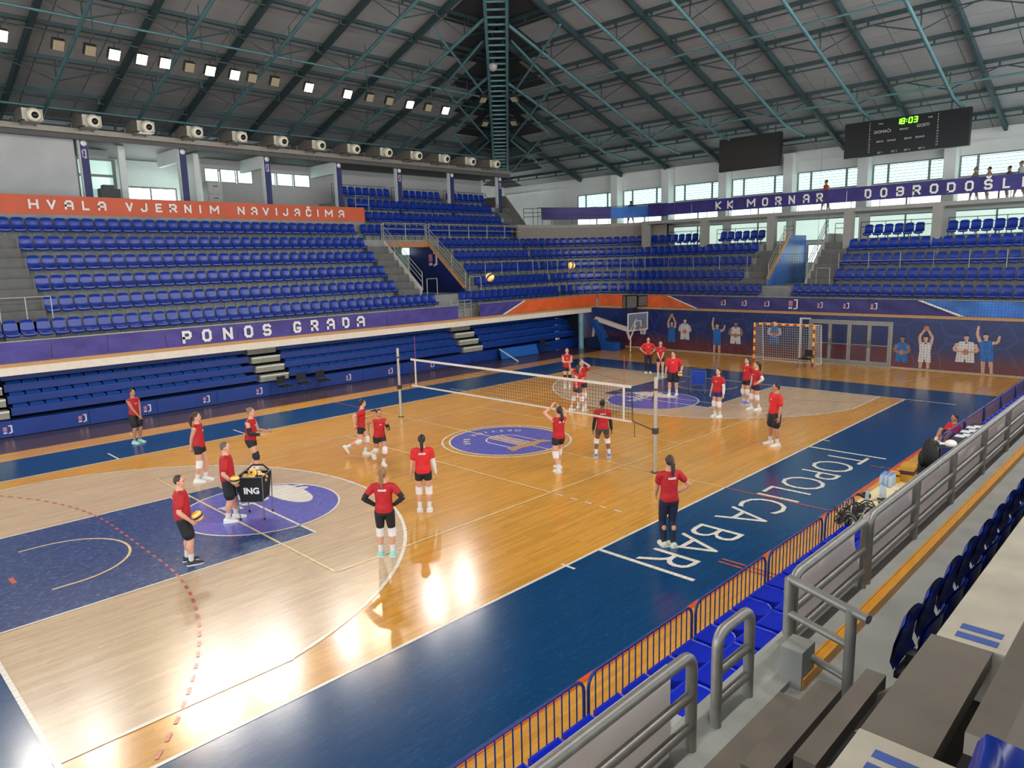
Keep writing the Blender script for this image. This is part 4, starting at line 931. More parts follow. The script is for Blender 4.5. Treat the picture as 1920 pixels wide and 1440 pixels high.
# ------------------------------------------------------------------ screens over the gallery
SCRB = M('screen_black', (8, 8, 9), .3, var=.05)
o = empty('dark_screen', (-4.65, 25.0, 11.4), 0, 'blank black hanging screen beside the scoreboard', 'screen'); MB().bb((-1.87, 0, -.93), (1.87, .3, .93)).build('cabinet', BLACK, o); MB().bb((-1.8, -.02, -.86), (1.8, 0, .86)).build('display', SCRB, o)
for x in (-1.5, 1.5): MB().tube([(x, .15, .93), (x, .15, zf(25)-11.4)], .03, 6).build('hanger', STEELD, o)
sb = empty('scoreboard', (3.57, 25.0, 11.31), 0, 'black electronic scoreboard showing 18:03 in green digits', 'scoreboard')
MB().bb((-2.86, 0, -.88), (2.86, .3, .88)).build('cabinet', BLACK, sb)
for a, b in ((-2.82, -1.62), (-1.58, 1.5), (1.54, 2.82)): MB().bb((a, -.02, -.84), (b, 0, .84)).build('display_panel', SCRB, sb)
for x in (-2.0, 2.0): MB().tube([(x, .15, .88), (x, .15, zf(25)-11.31)], .03, 6).build('hanger', STEELD, sb)
GRN = M('digit_green', (120, 255, 60), .4, var=0, emit=(110, 255, 30), es=3.); SBW = M('score_print', (170, 170, 166), .6, var=0, emit=(150, 150, 146), es=.25)
SEG = {'0': 'abcdef', '1': 'bc', '8': 'abcdefg', '3': 'abcdg'}
def digit(mb, ch, x, z, w, h):
    t = .045; q = {'a': ((0, 1), (1, 1)), 'b': ((1, 1), (1, .5)), 'c': ((1, .5), (1, 0)), 'd': ((0, 0), (1, 0)), 'e': ((0, .5), (0, 0)), 'f': ((0, 1), (0, .5)), 'g': ((0, .5), (1, .5))}
    for s in SEG[ch]: (a, b), (c, d) = q[s]; mb.beam((x+a*w+.02*b, -.03, z+b*h), (x+c*w+.02*d, -.03, z+d*h), .02, t, 0, (0, 0, 1) if a != c else (1, 0, 0))
for ch, x in (('1', -.36), ('8', -.15), ('0', .2), ('3', .43)): mb = MB(); digit(mb, ch, x, .52, .14, .24); mb.build('digit', GRN, sb)
MB().bb((.08, -.035, .58), (.12, -.02, .62)).bb((.08, -.035, .68), (.12, -.02, .72)).build('digit_colon', GRN, sb)
def score_text(txt, x, z, size):
    me = text_mesh('score_lettering', txt, size, SBW, 0, 0, 'CENTER'); remap(me, lambda a, b, c: (x+a, -.024, z+b)); link('score_lettering', me, sb)
for txt, x, z, s in (('DOMAĆI', -1.0, .2, .2), ('GOSTI', .85, .26, .2), ('PERIOD', .0, .22, .12), ('SERVIS', -1.1, -.25, .12), ('BONUS', -.55, -.25, .12), ('SERVIS', .2, -.25, .12), ('BONUS', .75, -.25, .12), ('SET 1', -1.05, -.8, .12), ('SET 2', -.4, -.8, .12), ('SET 3', .2, -.8, .12), ('SET 4', .85, -.8, .12), ('FAUL', -1.1, .62, .1), ('TIME', 1.15, .62, .1)): score_text(txt, x, z, s)
for i, n in enumerate(range(4, 16)):
    for x in (-1.62, 1.5): score_text(str(n), x, .7-.128*i, .11)
# dome camera and small speakers near the girder
o = empty('dome_camera', hp(12.6, 1.5, -.5), 0, 'round dome camera under the lattice girder', 'camera'); MB().lathe([(.001, .1), (.22, .1), (.24, 0), (.2, -.14), (.1, -.24), (.001, -.26)], (0, 0, 0), 18).build('dome', M('dome_grey', (150, 146, 140), .25), o); MB().tube([(0, 0, .1), (0, 0, .5)], .05, 8).build('mount', STEELD, o)
# mural players printed on the wall
SK1, SK2, SK3 = M('print_skin_light', (206, 164, 138), .4, var=.12), M('print_skin_mid', (150, 106, 82), .4, var=.12), M('print_skin_pale', (214, 184, 166), .4, var=.1)
JW, JB, HB, OB = M('print_white_kit', (210, 206, 204), .4, var=.1), M('print_blue_kit', (28, 104, 178), .4, var=.25), M('print_hair', (34, 26, 26), .5), M('print_ball', (186, 120, 78), .5)
def player(x, kit, skin, arms, zt=1.75, zb=.1, legs=True, w=.42, lean=0, ball=True):
    mm = [skin, kit, HB, OB]; m = MB(); fn = lambda a, b, t: (x+a+lean*(b-.6), YF-.012-t, b); d = [0]
    def poly(p, mi): d[0] += 1; m.prism(p, fn, 0, .004+.0006*d[0], mi)
    def limb(a, b, wa, wb, mi=0):
        dx, dz = b[0]-a[0], b[1]-a[1]; l = math.hypot(dx, dz); px, pz = -dz/l, dx/l
        poly([(a[0]+px*wa, a[1]+pz*wa), (b[0]+px*wb, b[1]+pz*wb), (b[0]-px*wb, b[1]-pz*wb), (a[0]-px*wa, a[1]-pz*wa)], mi)
    sh = zt-.34; hip = sh-.62
    if legs:
        limb((-.13, hip), (-.17, zb), .1, .06); limb((.13, hip), (.17, zb), .1, .06)
    poly([(-w*.55, hip+.16), (w*.55, hip+.16), (w*.62, max(zb, hip-.3)), (.04, max(zb, hip-.3)), (0, hip-.1), (-.04, max(zb, hip-.3)), (-w*.62, max(zb, hip-.3))], 1)
    poly([(-.07, sh), (-.06, sh+.12), (.06, sh+.12), (.07, sh)], 0)
    poly([(-w*.6, sh-.1), (-w*.42, sh+.02), (-.09, sh+.03), (0, sh-.08), (.09, sh+.03), (w*.42, sh+.02), (w*.6, sh-.1), (w*.52, hip+.12), (-w*.52, hip+.12)], 1)
    poly([(.1*math.cos(t), sh+.22+.135*math.sin(t)) for t in [2*math.pi*i/16 for i in range(16)]], 0)
    poly([(.105*math.cos(t), sh+.24+.13*math.sin(t)) for t in [math.pi*i/10+.05 for i in range(11)]]+[(-.06, sh+.27), (.06, sh+.27)], 2)
    if arms == 'up':
        for s in (-1, 1): limb((s*w*.5, sh-.06), (s*w*.62, sh+.28), .075, .06); limb((s*w*.62, sh+.28), (s*.07, sh+.62), .06, .045)
        if ball: poly([(.12*math.cos(t), sh+.68+.12*math.sin(t)) for t in [2*math.pi*i/16 for i in range(16)]], 3)
    elif arms == 'ball':
        for s in (-1, 1): limb((s*w*.55, sh-.08), (s*w*.78, sh-.38), .08, .065); limb((s*w*.78, sh-.38), (s*.1, sh-.46), .06, .05)
        poly([(.13*math.cos(t), sh-.45+.13*math.sin(t)) for t in [2*math.pi*i/16 for i in range(16)]], 3)
    elif arms == 'one':
        limb((-w*.5, sh-.06), (-w*.7, sh+.3), .075, .06); limb((-w*.7, sh+.3), (-w*.55, sh+.66), .06, .045); limb((w*.5, sh-.08), (w*.95, sh-.05), .075, .055); limb((w*.95, sh-.05), (w*1.15, sh+.25), .055, .045)
    o = m.build('printed_player', mm, wall_far); return o
player(-7.75, JB, SK1, 'up', 1.75, .1, False); player(-6.85, JW, SK3, 'ball', 1.95, .1, False, .5)
player(-4.75, JB, SK1, 'one', 1.75, .05); player(-3.6, JW, SK2, 'ball', 1.9, .05, False, .52)
player(-1.35, JB, SK3, 'ball', 2.05, .1, False, .46)
player(5.0, JB, SK2, 'ball', 1.55, .06, False, .44); player(6.0, JW, SK1, 'up', 1.62, .06, True, .44)
player(7.65, JW, SK1, 'ball', 1.75, .03, False, .62); player(8.5, JB, SK1, 'one', 1.85, .03, True, .46, -.1)
# ------------------------------------------------------------------ volleyball net
ALU = M('post_alu', (176, 168, 152), .35, metal=.5, var=.06)
NETB = M('net_black', (40, 34, 26), .8, var=0); BAND = M('net_band', (206, 196, 184), .7, var=.06)
for s, lb in ((-1, 'grey volleyball post by the bleacher side of the net'), (1, 'grey volleyball post by the lettered blue sideline')):
    o = empty('volleyball_post', (5.5*s, 0, 0), 0, lb, 'post')
    MB().tube([(0, 0, 0), (0, 0, 2.55)], .05, 14).build('pole', ALU, o); MB().lathe([(.001, .015), (.11, .015), (.11, 0)], (0, 0, .0), 14).build('floor_plate', BLACK, o)
    MB().bb((-.06, -.07, 1.05), (.06, .07, 1.2)).build('clamp', M('clamp_dark', (50, 48, 46), .5), o); MB().bb((-.06, -.065, 2.2), (.06, .065, 2.25)).build('clamp', MATS['clamp_dark'], o)
    MB().tube([(-s*.05, 0, 2.1), (-s*.12, 0, 1.9)], .012, 6).build('crank', BLACK, o)
vn = empty('volleyball_net', (0, 0, 0), 0, 'black mesh volleyball net with white tapes across the court', 'net')
MB().bb((-4.75, -.012, 2.17), (4.75, .012, 2.24)).build('top_tape', BAND, vn); MB().bb((-4.75, -.01, 1.24), (4.75, .01, 1.29)).build('bottom_tape', BAND, vn)
for x in (-4.5, 4.5): MB().bb((x-.03, -.014, 1.24), (x+.03, .014, 2.24)).build('side_tape', BAND, vn)
mb = MB(); n = int(9.5/.1)
for i in range(n+1): x = -4.75+.1*i; mb.bb((x-.003, -.003, 1.29), (x+.003, .003, 2.17))
for j in range(1, 9): z = 1.29+.098*j; mb.bb((-4.75, -.003, z-.003), (4.75, .003, z+.003))
o = mb.build('net_mesh', NETB, vn); o['kind'] = 'stuff'
ANT = M('antenna_red', (176, 60, 60), .5)
for x in (-4.5, 4.5): MB().tube([(x, .02, 1.24), (x, .02, 3.04)], .007, 6).build('antenna', ANT if x < 0 else ANT, vn)
for s in (-1, 1):
    MB().tube([(4.75*s, 0, 2.22), (5.5*s, 0, 2.22)], .008, 6).build('top_cord', NETB, vn); MB().tube([(4.75*s, 0, 2.2), (4.78*s, 0, 1.7), (4.8*s, 0, 1.28), (5.5*s, 0, 1.12)], .014, 6).build('side_cord', BLACK, vn)
    MB().tube([(4.85*s, 0, 1.27), (4.85*s, 0, .85)], .008, 6).build('loose_cord', BLACK, vn)

# ------------------------------------------------------------------ balls and carts
def ball_mat():
    m = bpy.data.materials.new('ball_panels'); m.use_nodes = True; N = m.node_tree.nodes; L = m.node_tree.links; b = N['Principled BSDF']
    tc = N.new('ShaderNodeTexCoord'); w = N.new('ShaderNodeTexWave'); w.inputs['Scale'].default_value = 2.6; w.inputs['Distortion'].default_value = 1.2; w.inputs['Detail'].default_value = 0
    r = N.new('ShaderNodeValToRGB'); r.color_ramp.interpolation = 'CONSTANT'; e = r.color_ramp.elements; e[0].color = lin((28, 34, 84))+(1,); e[1].position = .26; e[1].color = lin((238, 176, 20))+(1,); x = e.new(.93); x.color = lin((236, 222, 180))+(1,)
    L.new(tc.outputs['Object'], w.inputs['Vector']); L.new(w.outputs[1], r.inputs[0]); L.new(r.outputs[0], b.inputs['Base Color']); b.inputs['Roughness'].default_value = .45; return m
BALLM = ball_mat(); ball_me = MB().ell((0, 0, 0), .105, .105, .105, 20, 12).mesh('volleyball', BALLM)
def ball(loc, label, group=None, rot=0):
    o = link('volleyball', ball_me); o.location = loc; o.rotation_euler = (rot, rot*1.7, rot*.6); return tag(o, label, 'ball', group)
ball((2.9, -3.3, 5.2), 'yellow and blue volleyball flying before the stand passage', rot=.4)
ball((1.95, .95, 5.4), 'yellow and blue volleyball flying high before the corner seats', rot=1.9)
def cart(loc, rz, col, label, txt=None):
    o = empty('ball_cart', loc, rz, label, 'ball cart'); m = M('cart_cloth_%d' % col[2], col, .75, var=.1); fr = M('cart_frame', (120, 124, 128), .35, metal=.6)
    MB().add([(-.24, -.24, .42), (.24, -.24, .42), (.24, .24, .42), (-.24, .24, .42), (-.3, -.3, .98), (.3, -.3, .98), (.3, .3, .98), (-.3, .3, .98)], [(3, 2, 1, 0), (0, 1, 5, 4), (1, 2, 6, 5), (2, 3, 7, 6), (3, 0, 4, 7)]).add([(-.22, -.22, .44), (.22, -.22, .44), (.22, .22, .44), (-.22, .22, .44), (-.28, -.28, .98), (.28, -.28, .98), (.28, .28, .98), (-.28, .28, .98)], [(0, 1, 2, 3), (4, 5, 1, 0), (5, 6, 2, 1), (6, 7, 3, 2), (7, 4, 0, 3)]).build('bag', m, o, fix=False)
    for s in (-1, 1):
        for t in (-1, 1): MB().tube([(s*.27, t*.27, .05), (s*.3, t*.3, 1.0)], .012, 6).build('leg', fr, o); MB().ell((s*.27, t*.27, .03), .03, .02, .03, 8, 6).build('castor', BLACK, o)
    for t in (-1, 1): MB().tube([(-.3, t*.3, 1), (.3, t*.3, 1)], .01, 6).build('frame_bar', fr, o); MB().tube([(t*.3, -.3, 1), (t*.3, .3, 1)], .01, 6).build('frame_bar', fr, o)
    MB().tube([(-.24, -.27, .42), (.24, -.27, .42)], .01, 6).build('frame_bar', fr, o); MB().tube([(-.24, .27, .42), (.24, .27, .42)], .01, 6).build('frame_bar', fr, o)
    if txt:
        me = text_mesh('bag_lettering', txt, .2, PRINTW, .008, .001, 'CENTER'); remap(me, lambda a, b, c: (a*1.0+.04, -.285-(b)*.11+.005*0-c, .62+b)); link('bag_lettering', me, o)
        MB().tube([(-.25, .3, 1.0), (-.12, .3, 1.12), (.12, .3, 1.12), (.25, .3, 1.0)], .02, 6).build('lid_flap', m, o)
    return o
c1 = cart((.47, -8.55, 0), math.radians(44), (20, 20, 22), 'black cloth ball cart marked ING full of yellow balls', 'ING')
for i, (dx, dy, dz) in enumerate(((-.13, -.13, .9), (.12, -.12, .92), (.0, .12, .93), (-.16, .14, .88), (.16, .15, .9), (.02, -.02, 1.02))):
    ball((.47+dx, -8.55+dy, dz), 'yellow and blue volleyball heaped in the black ball cart', 'balls in the black cart', i*.8)
c2 = cart((.75, 10.35, 0), math.radians(35), (16, 56, 150), 'blue cloth ball cart on thin legs behind the coach with a ball')

# ------------------------------------------------------------------ handball goal
GR, GY = M('goal_red', (176, 40, 44), .45, var=.05), M('goal_yellow', (230, 190, 60), .45, var=.05)
g = empty('handball_goal', (.02, 20.0, 0), 0, 'red and yellow striped handball goal with white net by the end wall', 'goal')
def striped(a, b, n, name):
    a, b = Vector(a), Vector(b); p = MB()
    for i in range(n): p.beam(a+(b-a)*i/n, a+(b-a)*(i+1)/n, .08, .08, i % 2)
    p.build(name, [GR, GY], g)
for s in (-1, 1): striped((1.54*s, 0, 0), (1.54*s, 0, 2.08), 10, 'upright')
striped((-1.5, 0, 2.04), (1.5, 0, 2.04), 15, 'crossbar')
GW = M('goal_white', (214, 208, 196), .5, var=.04)
for s in (-1, 1): MB().tube([(1.54*s, 0, 2.06), (1.54*s, .9, 2.0), (1.54*s, 1.1, .02), (1.54*s, 0, .02)], .02, 6).build('back_stay', GW, g)
MB().tube([(-1.54, .9, 2.0), (1.54, .9, 2.0)], .018, 6).build('back_stay', GW, g); MB().tube([(-1.54, 1.1, .02), (1.54, 1.1, .02)], .018, 6).build('back_stay', GW, g)
mb = MB(); w = .0045
for i in range(26): x = -1.5+.12*i; mb.beam((x, .9, 2.0), (x, 1.1, .02), w*2, w*2); mb.beam((x, .04, 2.05), (x, .9, 2.0), w*2, w*2)
for j in range(17): f = j/16; mb.beam((-1.54, .9+.2*f, 2.0-1.98*f), (1.54, .9+.2*f, 2.0-1.98*f), w*2, w*2)
for s in (-1, 1):
    for j in range(17): f = j/16; mb.beam((1.54*s, .04, 2.04-2.02*f), (1.54*s, .9+.2*f, 2.0-1.98*f), w*2, w*2)
    for j in range(8): f = j/7; mb.beam((1.54*s, .04+.86*f, 2.04-.04*f), (1.54*s, .04+1.06*f, .02), w*2, w*2)
o = mb.build('goal_netting', M('goal_net_white', (196, 190, 178), .8, var=0), g); o['kind'] = 'stuff'
# white door-surround post standing beside the goal
o = empty('door_surround_post', (.25, 21.55, 0), 0, 'tall white goal upright behind the striped goal', 'goal'); MB().bb((-.05, -.05, 0), (.05, .05, 2.3)).build('upright', GW, o); MB().bb((.05, -.04, 2.22), (.5, .04, 2.3)).build('top_bar', GW, o)

# ------------------------------------------------------------------ mobile basketball hoop
HBL, HDK, HW = M('hoop_pad_blue', (16, 70, 136), .45, var=.1), M('hoop_pad_navy', (10, 32, 66), .5, var=.1), M('hoop_white', (206, 196, 182), .4, var=.05)
h = empty('basketball_hoop', (-11.6, 20.3, 0), math.radians(-6), 'mobile basketball hoop with blue padded base parked at the end wall corner', 'basketball hoop')
MB().prism([(-1.3, .05), (1.3, .05), (1.3, .5), (.6, .75), (-.6, .75), (-1.3, .6)], lambda a, b, t: (a, t, b), -.5, .55).build('ballast_base', HDK, h)
MB().prism([(1.5, .0), (1.5, .5), (.7, .6), (-.25, 1.85), (-.55, 1.85), (.35, .3), (.35, .0)], lambda a, b, t: (a, t, b), -.62, -.12).build('front_pad', HBL, h)
MB().beam((-.45, -.2, 1.88), (2.0, -.1, 1.35), .2, .26).beam((2.0, -.1, 1.35), (2.25, -.1, .75), .1, .12).build('boom', HW, h)
MB().tube([(-.5, -.3, 1.85), (-.2, -.3, 1.2), (-.1, -.3, .75)], .05, 8).tube([(-.9, 0, .6), (-.75, 0, 1.5)], .09, 8).build('strut', HW, h)
bb = MB().bb((2.75, -.9, 1.3), (2.8, .9, 1.36)).bb((2.75, -.9, 2.3), (2.8, .9, 2.36)).bb((2.75, -.9, 1.36), (2.8, -.84, 2.3)).bb((2.75, .84, 1.36), (2.8, .9, 2.3)).bb((2.75, -.3, 1.85), (2.8, .3, 1.89)).bb((2.75, -.3, 1.5), (2.8, -.26, 1.85)).bb((2.75, .26, 1.5), (2.8, .3, 1.85)).build('backboard_frame', HW, h)
MB().bb((2.77, -.84, 1.36), (2.78, .84, 2.3)).build('backboard_glass', M('glass_clear', (200, 210, 215), .05, var=0, alpha=.14), bb)
MB().tube([(2.95+.225+.225*math.cos(2*math.pi*i/20), .225*math.sin(2*math.pi*i/20), 1.5) for i in range(21)], .012, 6).beam((2.8, 0, 1.5), (2.96, 0, 1.5), .12, .04).build('rim', M('rim_orange', (190, 70, 40), .45), h)
mb = MB()
for i in range(12):
    a = 2*math.pi*i/12; b2 = 2*math.pi*(i+1)/12
    for s, q in ((a, b2), (b2, a)): mb.tube([(3.175+.225*math.cos(s), .225*math.sin(s), 1.5), (3.175+.13*math.cos(q), .13*math.sin(q), 1.1)], .006, 4)
mb.build('hoop_net', GW, h)
MB().tube([(2.25, -.1, .75), (2.7, -.1, 1.6)], .05, 8).tube([(2.3, -.1, 1.3), (2.78, -.1, 2.0)], .03, 8).tube([(2.3, -.1, 0.02), (2.3, -.1, .8)], .04, 8).build('mast_lower', HW, h)
clk = MB().bb((2.45, -1.0, 2.62), (2.75, -.02, 3.42)).bb((2.5, .02, 2.68), (2.75, .9, 3.36)).bb((2.55, -.1, 2.36), (2.65, .1, 2.7)).build('shot_clock', BLACK, h); MB().bb((2.75, -.94, 2.68), (2.765, -.1, 3.36)).bb((2.75, .1, 2.74), (2.765, .84, 3.3)).bb((2.5, -1.01, 2.68), (2.7, -1.0, 3.36)).build('clock_face', M('clock_grey', (96, 92, 86), .4), clk)

# ------------------------------------------------------------------ ball-stop net before the end stand
sn = empty('ball_stop_net', (2.5, 21.35, 0), 0, 'fine black ball-stop net hanging before the end wall mural', 'net')
mb = MB(); w = .0035
for i in range(int(21/.125)+1): x = -10.5+.125*i; mb.bb((x-w, -w, .05), (x+w, w, 5.5))
for j in range(int(5.5/.125)+1): z = .05+.125*j; mb.bb((-10.5, -w, z-w), (10.5, w, z+w))
o = mb.build('netting', M('stop_net', (60, 60, 62), .8, var=0), sn); o['kind'] = 'stuff'
MB().tube([(-10.5, 0, .05), (10.5, 0, .05)], .015, 6).build('hem_rope', M('rope_pale', (170, 160, 140), .8), sn); MB().tube([(-10.5, 0, 5.55), (10.5, 0, 5.55)], .012, 6).build('head_rope', RAILD, sn)
for x in (-9.8, -1.5, 7.0): MB().tube([(x, 0, 5.55), (x, 0, zf(21.35)-.3)], .008, 5).build('hanging_cord', RAILD, sn)

# ------------------------------------------------------------------ near side: barriers
BAR = M('barrier_blue', (10, 42, 112), .35, var=.08)
barme = MB().tube([(0, 0, .2), (0, 0, 1.02)], .009, 6).mesh('bar', BAR)
def barrier(y0, y1, label, group):
    o = empty('crowd_barrier', (11.05, (y0+y1)/2, 0), 0, label, 'barrier', group); L_ = (y1-y0)/2; c = .16
    pts = [(0, -L_, 0)]+[(0, -L_+c-c*math.cos(t), 1.04-c+c*math.sin(t)) for t in [math.pi/2*i/4 for i in range(5)]]+[(0, L_-c+c*math.sin(t), 1.04-c+c*math.cos(t)) for t in [math.pi/2*i/4 for i in range(5)]]+[(0, L_, 0)]
    MB().tube(pts, .02, 8).build('frame', BAR, o); MB().tube([(0, -L_, .18), (0, L_, .18)], .014, 6).build('lower_rail', BAR, o)
    n = max(3, int((y1-y0-.1)/.118))
    for i in range(1, n): q = link('bar', barme, o); q.location = (0, -L_+(y1-y0)*i/n, 0)
    for s in (-1, 1): MB().tube([(-.25, s*(L_-.15), .015), (-.1, s*(L_-.15), .1), (.1, s*(L_-.15), .1), (.25, s*(L_-.15), .015)], .014, 6).build('foot', BAR, o)
    return o
for n, (a, b) in enumerate(((-3.08, -1.7), (-5.32, -3.22), (-7.5, -5.43), (-9.8, -7.6), (-12.0, -9.88), (-14.3, -12.1))): barrier(a, b, 'blue crowd barrier beside the blue bench seats, %s from the pale table' % nth(n+1), 'barriers beside the bench seats')
for n, (a, b) in enumerate(((4.35, 6.5), (6.6, 8.75), (8.85, 11), (11.1, 13.2), (13.3, 15.4), (15.5, 17.6), (17.7, 19.8))): barrier(a, b, 'blue crowd barrier of upright bars, %s from the black backpack' % nth(n+1), 'barriers beyond the blue desk')

# ------------------------------------------------------------------ near side: courtside bleacher
NDK = M('near_deck', (176, 174, 166), .6, var=.1, scale=3); SEATN = M('bench_seat_blue', (6, 34, 178), .25, var=.1, scale=3)
nb = empty('courtside_bleacher', (11.2, 0, 0), 0, 'grey stepped courtside bleacher with blue bench seats under the near balcony', 'bleacher')
for j, (x0, x1, z) in enumerate(((11.25, 12.0, .42), (12.0, 12.62, .74), (12.62, 13.4, 1.06))):
    for ya, yb in (((-16, -2.25), (6.9, 20)) if j == 0 else ((-16, 20),)):
        MB().bb((x0-11.2, ya, z-.05), (x1-11.2, yb, z)).build('deck_board', NDK, nb); MB().bb((x0-11.2, ya, max(0, z-.32)), (x0-11.17, yb, z-.05)).build('riser_board', NDK, nb)
pn = [(-.21, -.22), (-.21, .22), (.02, .225)]+[(.02+.2*math.cos(t), .225*math.sin(t)) for t in [math.pi/2-math.pi*i/10 for i in range(1, 10)]]+[(.02, -.225)]
mb = MB(); n = len(pn)
vs = [(a, b, .46+.015*(b*b*16)) for a, b in pn]+[(a*.93, b*.96, .455) for a, b in pn]+[(a, b, .36) for a, b in pn]
mb.add(vs, [tuple(range(n, 2*n))]+[(i, (i+1) % n, n+(i+1) % n, n+i) for i in range(n)]+[(2*n+i, 2*n+(i+1) % n, (i+1) % n, i) for i in range(n)]); mb.bb((-.15, -.15, 0), (.12, .15, .36), 1)
bsm = mb.mesh('bench_seat', [SEATN, NDK])
def bench(x, z, y0, y1, gap=()):
    y = y0
    while y < y1:
        if not any(a < y < b for a, b in gap): q = link('bench_seat', bsm, nb); q.location = (x-11.2, y, z)
        y += .505
bench(11.56, .42, -12.4, 19.5, [(-2.3, 6.9)]); bench(12.24, .74, -9.6, -1.5); bench(12.86, 1.06, -8.7, -1.5)

# ------------------------------------------------------------------ near side: ledge, walkway, treads
CL = M('tread_pale', (176, 168, 152), .8, var=.12, scale=3, bump=.15); CDK = M('tread_dark', (104, 96, 86), .8, var=.12, scale=3, bump=.15)
AY0, AY1 = -12.22, -11.05
struct(MB().bb((13.38, -24, 2.2), (13.72, 22, 2.6)).build('ledge_near', CONC)); 
for n, (a, b) in enumerate(((-24, AY0), (-10.84, 22))): struct(MB().bb((13.725, a, 2.45), (13.8, b, 2.62)).bb((13.79, a, 2.55), (13.81, b, 2.635)).bb((13.722, a, 2.6), (13.735, b, 2.632)).build('trim_%d' % (11+n), WOODY))
nw = MB(); nw.bb((13.7, -24, 2.2), (14.66, AY0, 2.55)); nw.bb((13.7, AY1, 2.2), (14.66, 22, 2.55)); struct(nw.build('walkway_near', CONC))
struct(MB().bb((13.72, AY0, 2.0), (14.6, AY1, 2.2)).build('stairwell_near', M('stair_gap_shade', (20, 18, 16), .9)))  # painted black for the shade seen through the open step gaps
for xa, xb, z in ((13.72, 13.93, 2.6), (13.98, 14.13, 2.8), (14.27, 14.385, 3.0)): struct(MB().bb((xa, AY0+.1, z-.09), (xb, AY1+.02, z)).build('step_near', CDK))
for y in (AY0+.12, AY1-.12): struct(MB().beam((13.9, y, 2.35), (14.62, y, 3.1), .05, .12).build('stair_stringer', CDK))
struct(MB().bb((14.62, AY0, 2.2), (15.5, AY1, 3.05)).build('stairwell_near', MATS['stair_gap_shade'])); tr = struct(MB().bb((14.615, AY0, 3.28), (14.92, AY1, 3.372)).build('tread_near', CDK)); struct(MB().bb((14.615, -24, 2.2), (15.5, AY0, 3.375)).build('tread_near', CL)); tp = struct(MB().bb((14.64, AY1, 2.2), (15.5, 22, 3.375)).build('tread_near', CL))  # black box under the aisle tread carries the same painted shade
struct(MB().bb((15.09, -12.55, 3.67), (15.23, -11.2, 3.76)).build('step_near', CDK)); struct(MB().bb((15.24, -12.55, 3.05), (15.48, -11.1, 3.5)).build('step_shade_block', M('stair_gap_shade', (20, 18, 16), .9))); struct(MB().bb((15.3, -24, 3.9), (16.4, -12.6, 4.15)).bb((15.5, -12.6, 3.9), (16.4, 22, 4.15)).build('tread_near', CDK))  # black block added as the dark void behind the upper step
STR = M('paint_stripe_blue', (52, 78, 150), .6, var=.12)
for y in (-10.84, -10.96): MB().bb((14.72, y-.035, 3.375), (14.93, y+.035, 3.3785)).build('painted_stripe', STR, tp)
for y in (-12.36, -12.47): MB().bb((14.72, y-.03, 3.375), (14.93, y+.03, 3.3785)).build('painted_stripe', STR, tr)
struct(MB().bb((13.64, -10.86, 2.55), (13.8, -10.64, 2.84)).build('pedestal_near', CONC))
# seats on the near treads
tip = MB(); tn = 9
for prof_, w_ in (([(-.19, .46), (-.21, .55), (-.235, .7), (-.25, .82), (-.262, .84)], .43), ([(-.1, .45), (-.075, .5), (-.09, .62), (-.12, .76), (-.14, .8)], .40)):
    for dx in (0, -.018):
        P_ = [(x+dx+.03*(1-(j/(tn-1)*2-1)**2)*(-1 if w_ > .42 else .6), w_/2*(j/(tn-1)*2-1)*(1-.12*(i/4)**2), z-.03*abs(j/(tn-1)*2-1)**4*(i >= 3)) for i, (x, z) in enumerate(prof_) for j in range(tn)]
        tip.add(P_, [(i*tn+j, i*tn+j+1, (i+1)*tn+j+1, (i+1)*tn+j) for i in range(4) for j in range(tn-1)], 0, True)
tip.bb((-.2, -.03, 0), (-.12, .03, .5), 1); tip.bb((-.2, -.19, .4), (-.1, .19, .44), 1)
tip_me = tip.mesh('tip_up_seat', [SEAT, BLACK])
for i in range(22):
    o = link('stadium_seat', tip_me); o.location = (14.3, -10.75+.505*i, 2.55); o.rotation_euler = (0, 0, math.pi); tag(o, 'tipped-up blue seat behind the near walkway, %s from the stairs' % nth(i+1), 'seat', 'tipped-up seats behind the near walkway')
for n, y in enumerate((-14.1,)):
    o = link('stadium_seat', seat_me); o.location = (15.45, y, 4.15); o.rotation_euler = (0, 0, math.pi); tag(o, 'single blue plastic seat beside the upper steps of the near stairs', 'seat', 'stadium seats by the near stairs')

